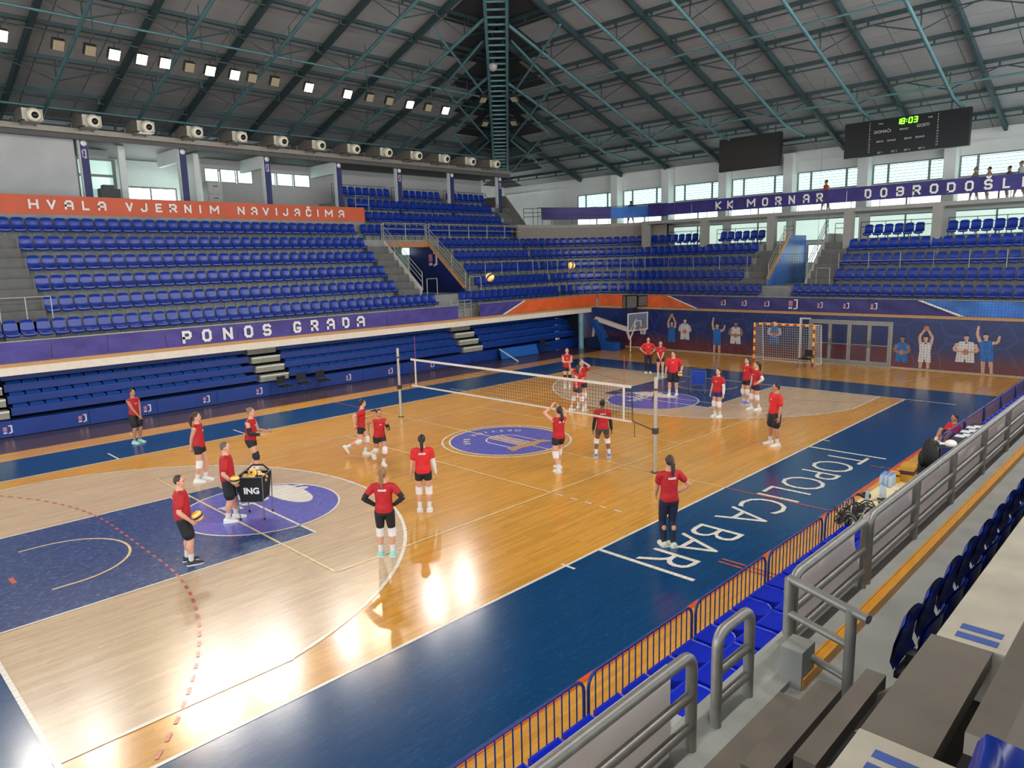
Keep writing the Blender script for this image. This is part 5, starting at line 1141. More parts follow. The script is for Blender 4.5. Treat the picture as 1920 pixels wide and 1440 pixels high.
# ------------------------------------------------------------------ near side: tube railings and cloth
CLOTHW = M('banner_back_white', (222, 216, 212), .7, var=.06, scale=1.3, stretch=(1, 2, .7))
_n = CLOTHW.node_tree; _t = _n.nodes.new('ShaderNodeBsdfTranslucent'); _t.inputs[0].default_value = (.85, .82, .8, 1); _x = _n.nodes.new('ShaderNodeMixShader'); _x.inputs[0].default_value = .5
_n.links.new(_n.nodes['Principled BSDF'].outputs[0], _x.inputs[1]); _n.links.new(_t.outputs[0], _x.inputs[2]); _n.links.new(_x.outputs[0], _n.nodes['Material Output'].inputs[0])
XR, ZB, ZT = 13.58, 2.6, 3.24; RT = .036
def trail(y0, y1, label, posts, round0=False, round1=False, cloth_=None, flatposts=False):
    o = empty('tube_railing', (XR, y0, ZB), 0, label, 'railing'); L_ = y1-y0; h = ZT-ZB; c = .09
    pts = ([(0, 0, 0)]+[(0, c-c*math.cos(t), h-c+c*math.sin(t)) for t in [math.pi/2*i/4 for i in range(5)]] if round0 else [(0, 0, h)])+([(0, L_-c+c*math.sin(t), h-c+c*math.cos(t)) for t in [math.pi/2*i/4 for i in range(5)]]+[(0, L_, 0)] if round1 else [(0, L_, h)])
    MB().tube(pts, RT, 12).build('top_rail', GALV, o)
    for f in (.58, .26): MB().tube([(0, 0, h*f), (0, L_, h*f)], RT*.85, 10).build('mid_rail', GALV, o)
    for y in posts:
        MB().bb((-.03, y-y0-.035, 0), (.03, y-y0+.035, h-.02)).build('post', GALV, o) if flatposts else MB().tube([(0, y-y0, 0), (0, y-y0, h)], RT, 10).build('post', GALV, o)
    if cloth_:
        a, b = cloth_; cloth('banner_cloth', a-y0, b-y0, .0, h-.03, lambda p, q, t: (-.06-t*1.6, p, q), CLOTHW, parent=o, nb=6)
    return o
trail(-17, -11.97, 'grey tube railing with white cloth, nearest end at the stairs', [-14.5], False, True, (-17, -12.12))
trail(-11.66, -11.22, 'short grey tube gate hung in the railing gap by the stairs', [], True, True)
trail(-10.52, -9.02, 'grey tube railing with sagging cloth beside the concrete pedestal', [], True, True, (-10.3, -9.05))
trail(-8.9, 21, 'long grey tube railing with white cloth running beside the varnished strip', [-7.5, -6.05, -4.5, -3.0, -1.5, 0, 1.5, 3, 4.5, 6], True, False, (-8.85, 21), True)
o = empty('tube_railing', (XR, -10.6, ZB), 0, 'grey tube stair rail reaching from the railing over the walkway', 'railing'); h = ZT-ZB
MB().tube([(0, 0, h), (.62, -.22, h-.02)], RT*.9, 10).build('top_rail', GALV, o)
for f in (.58, .2): MB().tube([(0, 0, h*f), (.5, -.18, h*f)], RT*.8, 10).build('mid_rail', GALV, o)
MB().tube([(.5, -.18, -.05), (.5, -.18, h)], RT, 10).build('post', GALV, o)
MB().tube([(0, 0, .2), (0, 0, h)], RT, 10).build('post', GALV, o)

# ------------------------------------------------------------------ near side: tables and kit
def table(loc, sx, sy, hgt, col, label, cover=None):
    o = empty('folding_table', loc, 0, label, 'table'); m = M('table_top_%d' % col[0], col, .5, var=.08)
    MB().bb((-sx/2, -sy/2, hgt-.03), (sx/2, sy/2, hgt)).build('tabletop', m, o)
    for s in (-1, 1):
        for t in (-1, 1): MB().tube([(s*(sx/2-.06), t*(sy/2-.1), 0), (s*(sx/2-.06), t*(sy/2-.1), hgt-.03)], .014, 6).build('leg', RAILD, o)
    if cover: MB().bb((-sx/2-.01, -sy/2-.01, .08), (-sx/2, sy/2+.01, hgt)).bb((sx/2, -sy/2-.01, .08), (sx/2+.01, sy/2+.01, hgt)).bb((-sx/2, -sy/2-.01, .08), (sx/2, -sy/2, hgt)).bb((-sx/2, sy/2, .08), (sx/2, sy/2+.01, hgt)).build('skirt', cover, o)
    return o
table((11.28, -.2, 0), .62, 2.7, .78, (214, 198, 160), 'pale wooden table strewn with bottles and kit in the barrier gap')
table((11.35, 2.35, 0), .6, 1.6, .74, (40, 38, 40), 'dark table under the black backpack')
DSK = M('desk_blue', (24, 40, 110), .5, var=.12)
table((11.55, 4.9, 0), .6, 3.2, .98, (40, 62, 128), 'blue covered desk strewn with papers behind the barriers', DSK)
BOT = M('bottle_clear', (190, 210, 226), .1, var=.1, scale=30, alpha=.55); CAPB = M('bottle_cap', (60, 120, 200), .4)
bt = None
for i, (x, y) in enumerate([(11.0+.085*(k % 3), .0+.085*(k//3)) for k in range(12)]+[(11.14, -1.25), (11.3, -.75), (11.22, -.68)]):
    o = empty('water_bottle', (x, y, .78), 0, 'clear plastic water bottle packed on the pale table' if i < 12 else 'single clear water bottle standing apart on the pale table', 'bottle', 'packed bottles on the pale table' if i < 12 else 'single bottles on the pale table')
    if bt is None:
        bt = (MB().lathe([(.001, 0), (.036, 0), (.038, .02), (.036, .17), (.03, .21), (.014, .25)], n=10).mesh('bottle_body', BOT), MB().lathe([(.016, .25), (.016, .275), (.001, .275)], n=8).mesh('bottle_cap', CAPB))
    link('bottle_body', bt[0], o); link('cap', bt[1], o)
o = empty('cardboard_box', (11.3, .75, .78), .1, 'mustard yellow snack box with a dark band on the pale table', 'box'); MB().bb((-.13, -.2, 0), (.13, .2, .34)).build('box_body', M('box_mustard', (178, 130, 20), .6, var=.1), o); MB().bb((-.133, -.203, .17), (.133, .203, .25)).build('printed_band', M('box_band', (60, 20, 50), .6), o)
o = empty('cardboard_box', (11.12, .5, .78), .2, 'small orange yellow box leaning by the mustard box', 'box'); MB().bb((-.09, -.12, 0), (.09, .12, .2)).build('box_body', M('box_amber', (210, 150, 30), .6, var=.1), o); MB().bb((-.092, -.123, .14), (.092, .123, .17)).build('printed_band', BLACK, o)
o = empty('laptop', (11.4, -1.0, .78), .4, 'black open laptop on the pale table', 'laptop'); MB().bb((-.13, -.19, 0), (.13, .19, .02)).build('keyboard_base', BLACK, o); MB().obox((.14, 0, .1), (.012, .38, .24), Matrix.Rotation(.5, 3, 'Y')).build('lid', SCRB, o)
o = empty('cap', (11.02, -.95, .78), 0, 'dark cap lying on the pale table edge', 'cap'); MB().ell((0, 0, .04), .1, .09, .07, 12, 6).build('crown', BLACK, o); MB().bb((-.18, -.07, .02), (-.06, .07, .035)).build('peak', BLACK, o)
BAGB = M('bag_black', (16, 16, 18), .7, var=.3, scale=9, bump=.5)
o = empty('backpack', (11.35, 2.1, .74), .3, 'tall black backpack standing on the dark table', 'backpack')
MB().ell((0, 0, .34), .17, .25, .36, 14, 9).build('main_bag', BAGB, o); MB().ell((-.13, 0, .22), .1, .18, .2, 12, 8).build('front_pocket', BAGB, o); MB().tube([(.1, -.12, .62), (.2, -.14, .5), (.19, -.15, .25), (.12, -.16, .1)], .02, 6).build('shoulder_strap', BAGB, o); MB().tube([(.1, .12, .62), (.2, .14, .5), (.19, .15, .25), (.12, .16, .1)], .02, 6).build('shoulder_strap', BAGB, o); MB().tube([(-.02, -.06, .68), (0, 0, .74), (.02, .06, .68)], .014, 6).build('grab_handle', BAGB, o); MB().ell((.04, .1, .64), .02, .02, .02, 8, 6).build('buckle', PRINTW, o)
o = empty('sports_bag', (11.75, 1.3, .42), .1, 'black holdall slumped beside the backpack', 'bag'); MB().ell((0, 0, .4), .2, .4, .28, 14, 8).build('bag_body', BAGB, o); MB().tube([(0, -.2, .6), (0, -.1, .74), (0, .1, .74), (0, .2, .6)], .016, 6).build('bag_handle', BAGB, o); MB().bb((-.2, -.35, 0), (.2, .35, .25)).build('bag_base', BAGB, o)
o = empty('white_cap', (11.42, 3.55, .98), 0, 'white rounded cap on the near end of the blue desk', 'cap'); MB().ell((0, 0, .05), .13, .17, .09, 14, 8).build('crown', PRINTW, o); MB().bb((-.22, -.09, .02), (-.08, .09, .035)).build('peak', PRINTW, o)  # white peaked cap lying on the desk
pap = M('paper_white', (206, 208, 214), .6, var=.06)
for i in range(9):
    o = MB().obox((0, 0, .004), (.21, .3, .004), Matrix.Rotation(.3*math.sin(i*2.1), 3, 'Z')).build('paper_sheet', pap); o.location = (11.36+.13*(i % 3), 4.7+.19*i, .982+.001*i); tag(o, 'white paper sheet scattered on the blue desk', 'paper', 'papers on the blue desk')
# bundled net and ropes on the bench seats
o = empty('net_bundle', (11.5, -2.5, .78), 0, 'tangled bundle of dark netting and pale rope heaped on the bench seats', 'net bundle')
NB1, NB2 = M('bundle_dark', (44, 42, 38), .85, var=.2), M('bundle_pale', (156, 150, 134), .8, var=.15)
rnd = random.Random(3)
for nm, mat, n, r in (('dark_netting', NB1, 26, .012), ('pale_rope', NB2, 12, .014)):
    mb = MB()
    for i in range(n):
        cx, cy, cz = rnd.uniform(-.22, .22), rnd.uniform(-.38, .38), rnd.uniform(.08, .34); a, b = rnd.uniform(.12, .3), rnd.uniform(.08, .2); ph = rnd.uniform(0, 6); tl = rnd.uniform(-.8, .8)
        mb.tube([(cx+a*math.cos(t+ph), cy+b*math.sin(t+ph), max(.02, cz+.14*math.sin(t*2+ph)*math.cos(tl))) for t in [2*math.pi*k/14*rnd.uniform(.97, 1.03) for k in range(15)]], r, 5)
    mb.build(nm, mat, o)
MB().ell((0, 0, .16), .28, .42, .17, 14, 8).build('netting_core', NB1, o)
tag(MB().tube([(11.5, -3.0, .95), (11.62, -3.5, .93), (11.72, -4.2, .92), (11.75, -5.0, .91)], .03, 6).build('rolled_tape', M('tape_checker', (170, 170, 168), .6, var=.6, scale=26)), 'grey flecked rolled tape trailing over the bench seats', 'tape')
# ------------------------------------------------------------------ people
SKINS = {'light': M('skin_light', (206, 150, 122), .5, var=.06), 'mid': M('skin_mid', (178, 122, 94), .5, var=.06), 'dark': M('skin_dark', (120, 78, 58), .5, var=.06)}
RED = M('shirt_red', (176, 18, 26), .7, var=.16, scale=9); REDB = M('shirt_bright_red', (206, 26, 28), .7, var=.14, scale=9)
BLK = M('cloth_black', (22, 22, 27), .7, var=.15, scale=9); NAVY = M('cloth_navy', (22, 28, 52), .7, var=.15, scale=9); GREY = M('cloth_grey', (64, 62, 66), .7, var=.15, scale=9); SBLUE = M('cloth_blue', (20, 34, 110), .7, var=.15, scale=9)
SOCK = M('sock_white', (212, 206, 200), .8, var=.06); PADW = M('kneepad_white', (222, 214, 210), .75, var=.06); PADB = M('kneepad_black', (24, 22, 24), .7)
SHW = M('shoe_white', (216, 212, 206), .5, var=.06); SHM = M('shoe_mint', (140, 206, 190), .5, var=.08); SHB = M('shoe_black', (30, 28, 30), .5, var=.1); SHP = M('shoe_violet', (150, 110, 190), .5, var=.1); SHBL = M('shoe_blue', (90, 120, 190), .5, var=.1); SHG = M('shoe_cream', (206, 206, 180), .5, var=.1); SOLE = M('shoe_sole', (220, 218, 210), .6)
HAIR = {'brown': M('hair_brown', (58, 40, 30), .6, var=.2, scale=20), 'dark': M('hair_dark', (26, 20, 18), .55, var=.2, scale=20), 'fair': M('hair_fair', (132, 98, 62), .6, var=.2, scale=20), 'grey': M('hair_greying', (92, 80, 70), .6, var=.2, scale=20)}
EYEM = M('eye_dark', (30, 22, 20), .3, var=0); LIPM = M('lip_rose', (150, 78, 70), .5, var=0)
PEND = []
def ik(a, b, l1, l2, hint):
    a, b = Vector(a), Vector(b); d = b-a; L = d.length
    if L > (l1+l2)*.995: d = d.normalized()*(l1+l2)*.995; b = a+d; L = d.length
    u = d.normalized(); c = max(-1, min(1, (l1*l1+L*L-l2*l2)/(2*l1*L))); h = Vector(hint); h = h-u*h.dot(u); h = h.normalized() if h.length > 1e-5 else Vector((0, 1, 0))
    return a+u*(l1*c)+h*(l1*math.sqrt(max(0, 1-c*c))), b
def cap(mb, pts, rad, n=10):
    P = [Vector(p) for p in pts]; d0 = (P[0]-P[1]).normalized(); d1 = (P[-1]-P[-2]).normalized(); r0, r1 = rad[0], rad[-1]
    Q = [P[0]+d0*r0*.95, P[0]+d0*r0*.75]+P+[P[-1]+d1*r1*.75, P[-1]+d1*r1*.95]; mb.tube(Q, 0, n, 0, True, [r0*.25, r0*.7]+list(rad)+[r1*.7, r1*.25])
def loft(mb, rings, n=16):
    vs = []; k = len(rings)
    for (cx, cy, z, rx, ry) in rings:
        for j in range(n): a = 2*math.pi*j/n; vs.append((cx+rx*math.cos(a), cy+ry*math.sin(a), z))
    mb.add(vs, [(i*n+j, i*n+(j+1) % n, (i+1)*n+(j+1) % n, (i+1)*n+j) for i in range(k-1) for j in range(n)]+[tuple(range(n))[::-1], tuple(range((k-1)*n, k*n))], 0, True)
PROF = [(.47, .078, .056), (.52, .093, .066), (.56, .089, .064), (.61, .075, .054), (.66, .079, .056), (.72, .090, .060), (.77, .093, .058), (.805, .080, .050), (.832, .045, .038), (.862, .030, .031), (.89, .029, .031)]
PROFM = [(.47, .082, .062), (.52, .094, .07), (.56, .093, .07), (.61, .090, .068), (.66, .093, .068), (.72, .100, .070), (.77, .106, .066), (.805, .092, .054), (.832, .05, .042), (.862, .036, .036), (.89, .034, .035)]
def pending(name, mb, mat, parent, voxel, smooth=6, extra=None):
    o = mb.build(name, mat, parent); r = o.modifiers.new('r', 'REMESH'); r.mode = 'VOXEL'; r.voxel_size = voxel; s = o.modifiers.new('s', 'SMOOTH'); s.factor = .5; s.iterations = smooth
    PEND.append((o, mat, extra)); return o
ARMS = {'down': ((.155, .03, .47), (.25, -1, 0)), 'hips': ((.105, .02, .575), (1, -.35, 0)), 'clasp': ((.015, .125, .5), (1, -.5, 0)), 'fold': ((-.05, .105, .665), (.7, .1, -1)), 'set': ((.055, .11, .97), (1, .4, -.2)), 'fore': ((.12, .2, .62), (.2, -1, -.3)),
        'behind': ((.03, -.1, .5), (.8, -1, 0)), 'runf': ((.11, .16, .67), (.3, -1, -.2)), 'runb': ((.15, -.12, .6), (.3, -1, .2)), 'ball': ((.16, .07, .53), (.5, -1, 0)), 'hold': ((.07, .17, .52), (.8, -.6, 0)), 'reach': ((.22, .2, .93), (.6, 0, -1)), 'out': ((.26, .05, .62), (.3, -1, 0)), 'lap': ((.06, .19, .52), (.8, -.5, 0))}
def person(loc, az, Hh, label, male=False, skin='light', shirt=RED, sleeve='tee', bottom='shorts', bcol=BLK, hair='brown', style='pony', arms=('down', 'down'), feet=((-.06, .0), (.06, .0)), lift=(0, 0), lean=0, head=0, nod=0, pads=None, shoes=SHW, shoes2=None, socks=True, sleeves=None, crouch=0, vox=.0125, group=None, backprint=True, zoff=0, tuck=0):
    """loc: point on the floor; az: compass the body faces, degrees from +x"""
    root = empty('person', loc, math.radians(az-90), label, 'person', group); H = Hh; V = Vector; prof = PROFM if male else PROF
    cr = crouch
    def U(x, y, z): return V((x*H, (y+lean*max(0, z-.52))*H, (z-cr)*H))
    sh_w = .122 if male else .104; k_ = 1.12 if male else 1.
    body = MB(); loft(body, [(0, lean*max(0, z-.52)*H, (z-cr)*H, rx*H, ry*H) for z, rx, ry in prof])
    # legs
    legs = []
    for s, (fx, fy), lf in ((-1, feet[0], lift[0]), (1, feet[1], lift[1])):
        hip = V((s*.052*H, 0, (.515-cr)*H)); ank = V((fx*H, fy*H, (.045+lf)*H))
        hint = (s*.12, 1, 0)
        kn, ank = ik(hip, ank, .245*H, .232*H, hint); legs.append((hip, kn, ank))
        cap(body, [hip, hip+(kn-hip)*.4, kn], [.054*H*k_, .050*H*k_, .035*H*k_]); m1 = kn+(ank-kn)*.32; back = V((0, -.008*H, 0)); cap(body, [kn, m1+back, kn+(ank-kn)*.7, ank], [.034*H*k_, .037*H*k_, .026*H, .021*H])
    # arms
    am = []; hands = MB()
    for s, ar in ((-1, arms[0]), (1, arms[1])):
        (wx, wy, wz), (hx, hy, hz) = ARMS[ar]; shj = U(s*sh_w, 0, .79); wr = U(s*wx*(1.1 if male else 1), wy, wz)
        el, wr = ik(shj, wr, .168*H, .148*H, (s*hx, hy, hz)); am.append((shj, el, wr)); cap(body, [U(s*sh_w*.55, 0, .79), shj], [.04*H*k_, .034*H*k_])
        cap(body, [shj, shj+(el-shj)*.5, el], [.031*H*k_, .029*H*k_, .023*H*k_]); cap(body, [el, el+(wr-el)*.35, wr], [.023*H*k_, .024*H*k_, .0155*H*k_])
        d = (wr-el).normalized(); 
        if ar == 'set': d = (d+V((0, .3, .6))).normalized()
        if ar in ('hips',): d = V((-s*.45, .75, -.45)).normalized()
        nn = V((-s, 0, 0)); nn = nn-d*nn.dot(d); nn = nn.normalized() if nn.length > .2 else V((0, 0, 1)); lat = d.cross(nn).normalized(); lat = lat if lat.y > 0 else -lat
        pc = wr+d*.028*H
        Rm = Matrix((lat, nn, d)).transposed(); body.ell(pc, .024*H, .012*H, .034*H, 10, 8, 0, Rm)
        for i, fl_ in enumerate((.038, .044, .041, .032)):
            b0 = wr+d*.05*H+lat*((1.5-i)*.0115*H); b1 = b0+d*fl_*.5*H+nn*.006*H; b2 = b1+(d*.75+nn*.65).normalized()*fl_*.5*H; cap(hands, [b0, b1, b2], [.0056*H, .0052*H, .0042*H], 6)
        t0 = wr+d*.018*H+lat*.02*H; t1 = t0+(d*.6+lat*.75+nn*.25).normalized()*.022*H; t2 = t1+(d*.85+lat*.3+nn*.3).normalized()*.02*H; cap(hands, [t0, t1, t2], [.0066*H, .006*H, .0046*H], 6)
    # head
    hc = U(0, .008, .928); hR = Matrix.Rotation(math.radians(head), 3, 'Z') @ Matrix.Rotation(math.radians(nod), 3, 'X')
    cap(body, [U(0, 0, .84), hc-V((0, 0, .03*H))], [.031*H*k_, .03*H*k_]); body.ell(hc, .0425*H, .054*H, .066*H, 14, 10, 0, hR); body.ell(hc+hR @ V((0, .016*H, -.028*H)), .033*H, .036*H, .038*H, 12, 8, 0, hR)
    body.ell(hc+hR @ V((0, .055*H, -.006*H)), .007*H, .010*H, .014*H, 8, 6, 0, hR)
    for s in (-1, 1): body.ell(hc+hR @ V((s*.044*H, -.004*H, -.004*H)), .006*H, .011*H, .018*H, 8, 6, 0, hR)
    pending('body', body, SKINS[skin], root, vox, 4, hands)
    for s in (-1, 1): MB().ell(hc+hR @ V((s*.018*H, .0495*H, .006*H)), .007*H, .005*H, .005*H, 8, 5, 0, hR).build('eye', EYEM, root)
    MB().ell(hc+hR @ V((0, .050*H, -.034*H)), .013*H, .005*H, .004*H, 8, 5, 0, hR).build('mouth', LIPM, root)
    # hair
    hb = MB(); hb.ell(hc+hR @ V((0, -.012*H, .014*H)), .0475*H, .0535*H, .061*H, 14, 10, 0, hR)
    if style == 'pony':
        b0 = hc+hR @ V((0, -.06*H, .028*H)); b1 = b0+hR @ V((0, -.03*H, -.03*H)); b2 = b1+V((0, -.004*H, -.075*H)); b3 = b2+V((0, .006*H, -.06*H)); cap(hb, [b0, b1, b2, b3], [.017*H, .024*H, .022*H, .009*H])
    elif style == 'fly':
        b0 = hc+hR @ V((0, -.06*H, .028*H)); b1 = b0+hR @ V((.04*H, -.05*H, .01*H)); b2 = b1+hR @ V((.06*H, -.06*H, -.02*H)); cap(hb, [b0, b1, b2], [.017*H, .024*H, .008*H])
    elif style == 'bun': hb.ell(hc+hR @ V((0, -.055*H, .04*H)), .024*H, .024*H, .024*H, 10, 8)
    elif style == 'long':
        for s in (-1, 0, 1): cap(hb, [hc+hR @ V((s*.03*H, -.035*H, 0)), hc+V((s*.04*H, -.045*H, -.07*H)), hc+V((s*.042*H, -.045*H, -.15*H))], [.024*H, .026*H, .016*H])
    pending('hair', hb, HAIR[hair], root, vox, 3)
    # shirt
    sm_ = MB(); off = .012 if male else .0095; rings = []
    for z, rx, ry in prof:
        if z < .5 or z > .845: continue
        w = max(rx, (.1 if male else .083)) if z < .68 else rx
        rings.append((0, lean*max(0, z-.52)*H, (z-cr)*H, (w+off+(.003 if z < .6 else 0))*H, (ry+off+(.006 if .55 < z < .68 else 0))*H))
    z0 = .505+tuck
    rings = [(0, 0, (z0-cr)*H, rings[0][3]*1.0, rings[0][4]*1.02)]+[r for r in rings if r[2] > (z0-cr+.01)*H]
    loft(sm_, rings)
    for s, (shj, el, wr) in zip((-1, 1), am):
        cap(sm_, [U(s*sh_w*.45, 0, .792), shj+V((-s*.004*H, 0, .002*H))], [.045*H*k_, (.041 if sleeve == 'tee' else .036)*H*k_])
        if sleeve == 'tee': cap(sm_, [shj, shj+(el-shj)*(.62 if male else .5)], [.041*H*k_, .041*H*k_])
    pending('shirt', sm_, shirt, root, vox, 5)
    if backprint:
        for sgn, a0, zc in ((-1, -90, .765), (1, 90, .735)) if not male else ((-1, -90, .765), (1, 90, .745)):
            pr_ = MB(); N_ = 7; wd = 24 if sgn < 0 else 10
            for i in range(N_):
                if i % 2 and sgn > 0: continue
                q = []
                for aa, dz in ((-1, -1), (1, -1), (1, 1), (-1, 1)):
                    a = math.radians(a0-wd+2*wd*(i+.5+aa*.36)/N_); z = zc+dz*.011
                    w = (.094 if not male else .106)+off+.006; dpt = (.059 if not male else .067)+off+.005
                    q.append((w*math.cos(a)*H, dpt*math.sin(a)*H+lean*(z-.52)*H, (z-cr)*H))
                n_ = Vector((0, sgn*.004, 0)); pr_.add(q+[tuple(Vector(p)+n_) for p in q], [(0, 1, 2, 3), (7, 6, 5, 4), (0, 1, 5, 4), (1, 2, 6, 5), (2, 3, 7, 6), (3, 0, 4, 7)])
            pr_.build('shirt_print', PRINTW, root)
    # shorts or leggings
    sb_ = MB(); loft(sb_, [(0, 0, (z-cr)*H, (rx+.0075)*H, (ry+.0075)*H) for z, rx, ry in prof if z < .6])
    frac = {'shorts': .36, 'long': .72, 'leg': 1, 'capri': 1}[bottom]
    for hip, kn, ank in legs:
        w0, w1 = (.064, .062) if bottom == 'long' else (.060, .055)
        if bottom in ('shorts', 'long'): cap(sb_, [hip, hip+(kn-hip)*frac], [w0*H*k_, (w1 if bottom == 'long' else .056)*H*k_])
        else:
            e_ = ank if bottom == 'leg' else kn+(ank-kn)*.12
            cap(sb_, [hip, hip+(kn-hip)*.4, kn], [.06*H, .055*H, .040*H])
            if bottom == 'leg': cap(sb_, [kn, kn+(ank-kn)*.32, ank], [.039*H, .042*H, .028*H])
            else: cap(sb_, [kn, e_], [.039*H, .04*H])
    pending('shorts' if bottom in ('shorts', 'long') else 'leggings', sb_, bcol, root, vox, 4)
    # knee pads, socks, shoes, arm sleeves
    for i, (hip, kn, ank) in enumerate(legs):
        if pads and pads[i] is not None:
            pm_, kind = pads[i], 0
            MB().tube([kn+(hip-kn)*.2, kn+(hip-kn)*.05, kn+(ank-kn)*.08, kn+(ank-kn)*.26], 0, 12, 0, True, [.046*H, .048*H, .047*H, .043*H]).build('knee_pad', pm_, root)
        if socks: MB().tube([kn+(ank-kn)*.66, kn+(ank-kn)*.85, ank], 0, 10, 0, True, [.0315*H, .027*H, .025*H]).build('sock', SOCK, root)
        f0 = ank; toe = V((0, 1, 0)); lf = lift[i]
        if lf > .06: toe = V((0, .55, -.85)).normalized()
        up = V((0, 0, 1)) if lf <= .06 else V((0, .85, .55)).normalized(); rt = toe.cross(up).normalized(); base = ank-up*.045*H
        shm = MB(); vs = []; n = 10; secs = ((-.045, .026, .045, 0), (-.035, .034, .056, 0), (0, .034, .062, 0), (.045, .037, .042, 0), (.085, .038, .032, 0), (.115, .028, .022, .002), (.125, .014, .012, .004))
        for (y, w, hh, zz) in secs:
            for j in range(n):
                a = math.pi*j/(n-1); vs.append(base+toe*(y*H)+rt*(w*.95*H*math.cos(a))+up*((zz+hh*math.sin(a)**.8)*H))
        kk = len(secs); shm.add(vs, [(i2*n+j, i2*n+(j+1) % n, (i2+1)*n+(j+1) % n, (i2+1)*n+j) for i2 in range(kk-1) for j in range(n)]+[tuple(range(n))[::-1], tuple(range((kk-1)*n, kk*n))], 0, True)
        sh = shm.build('shoe', (shoes2 if (shoes2 and i) else shoes), root)
        so = MB(); so.prism([(-.036, -.047), (.036, -.047), (.041, .05), (.039, .09), (.025, .122), (-.025, .122), (-.039, .09), (-.041, .05)], lambda a, b, t: base+rt*(a*H)+toe*(b*H)+up*(t*H), -.002, .010); so.build('sole', SOLE, sh)
        if sleeves and sleeves[i]:
            shj, el, wr = am[i]; a0 = shj+(el-shj)*.45; MB().tube([a0, el+(a0-el)*.3, el, el+(wr-el)*.3, wr], 0, 10, 0, True, [.034*H, .031*H, .029*H, .0295*H, .021*H]).build('arm_sleeve', sleeves[i], root)
    return root, am
def finish_people():
    dg = bpy.context.evaluated_depsgraph_get(); done = []
    for o, mat, extra in PEND: done.append(bpy.data.meshes.new_from_object(o.evaluated_get(dg)))
    for (o, mat, extra), me in zip(PEND, done):
        o.modifiers.clear(); old = o.data; o.data = me; bpy.data.meshes.remove(old)
        if extra is not None:
            b = bmesh.new(); b.from_mesh(me); t = extra.mesh('t', mat); b.from_mesh(t); bmesh.ops.recalc_face_normals(b, faces=b.faces[:]); b.to_mesh(me); b.free(); bpy.data.meshes.remove(t)
        me.materials.clear(); me.materials.append(mat)
        me.polygons.foreach_set('use_smooth', [True]*len(me.polygons)); me.polygons.foreach_set('material_index', [0]*len(me.polygons)); me.update()
def hand_at(root, am, i, d=.07):
    shj, el, wr = am[i]; p = wr+(wr-el).normalized()*d; rz = root.rotation_euler[2]
    return Vector(root.location)+Matrix.Rotation(rz, 3, 'Z') @ p
W2 = (PADW, PADW); B2 = (PADB, PADB)
person((-9.27, -7.88, .002), 22, 1.8, 'player with mint shoes and clasped hands alone by the bleacher', arms=('clasp', 'clasp'), shoes=SHM, hair='dark', style='bun', skin='mid', bottom='long', sleeve='less', socks=False)
person((-3.24, -8.25, .002), 48, 1.88, 'player with a long ponytail and hands behind her back, one white knee pad', arms=('behind', 'behind'), sleeve='less', pads=(None, PADW), feet=((-.05, .03), (.06, -.05)))
person((-2.93, -6.98, .002), 40, 1.86, 'player with black knee pads and a black arm sleeve, hands held forward', arms=('fore', 'fore'), sleeve='less', pads=B2, sleeves=(None, BLK), hair='fair', style='bun', feet=((-.07, -.06), (.07, .1)), lean=.1, crouch=.015)
r, a = person((.31, -9.07, .006), 62, 1.82, 'coach in red shirt and black shorts beside the black ball cart', male=True, skin='light', bottom='long', hair='grey', style='short', arms=('down', 'ball'), feet=((-.08, .05), (.07, -.04)), shirt=RED, head=-12)
ball(hand_at(r, a, 1)+Vector((0.06, -.03, .12)), 'yellow and blue volleyball under the arm of the coach by the cart', rot=.9)
r, a = person((1.95, -10.69, .006), 70, 1.76, 'man in red shirt and black shoes standing in the blue key with a ball', male=True, bottom='long', hair='brown', style='short', arms=('down', 'ball'), shoes=SHB, feet=((-.07, .0), (.07, .04)), head=-25)
ball(hand_at(r, a, 1)+Vector((-.02, .1, .1)), 'yellow and blue volleyball held at the hip of the man in black shoes', rot=2.5)
person((-2.15, -3.95, .002), 62, 1.72, 'running player with white knee pads seen from the side near the net post', arms=('runf', 'runb'), pads=W2, feet=((.03, .05), (.05, -.26)), lift=(0, .13), lean=.12, crouch=.03, hair='dark', style='bun')
person((-.85, -4.2, .002), -18, 1.66, 'running player with flying dark hair and a black arm sleeve', arms=('runf', 'runb'), pads=W2, sleeves=(BLK, None), feet=((-.03, .06), (.04, -.24)), lift=(0, .11), lean=.12, crouch=.03, hair='dark', style='fly', sleeve='less', skin='mid')
person((3.16, -5.83, .002), 140, 1.8, 'player seen from behind with white knee pads and arms hanging, plaited hair', arms=('down', 'down'), pads=W2, hair='dark', style='pony', feet=((-.06, 0), (.06, -.02)), sleeves=(None, SOCK), shirt=REDB)
person((4.59, -7.92, .006), 134, 1.77, 'player seen from behind with hands on hips, black sleeves and leggings', arms=('hips', 'hips'), bottom='capri', pads=W2, sleeves=B2, hair='fair', style='pony', feet=((-.065, 0), (.065, 0)), shoes=SHM)
person((3.43, -1.46, .002), 165, 1.8, 'player raising both hands to set the ball under the net', arms=('set', 'set'), pads=W2, hair='dark', style='pony', feet=((-.07, -.1), (.07, .1)), nod=22, lean=-.06, sleeve='less', crouch=.01)
person((3.5, .37, .002), 133, 1.7, 'player seen from behind in grey shorts with black long sleeves beyond the net', arms=('down', 'down'), bcol=GREY, pads=W2, sleeves=B2, hair='dark', style='bun', skin='dark', feet=((-.11, 0), (.11, 0)), shoes=SHBL, crouch=.02)
person((-1.0, 4.75, .002), 70, 1.74, 'player in grey shorts turning behind the net, hair swinging', arms=('runf', 'runb'), bcol=GREY, pads=W2, hair='brown', style='long', feet=((-.08, -.12), (.08, .1)), lean=.1)
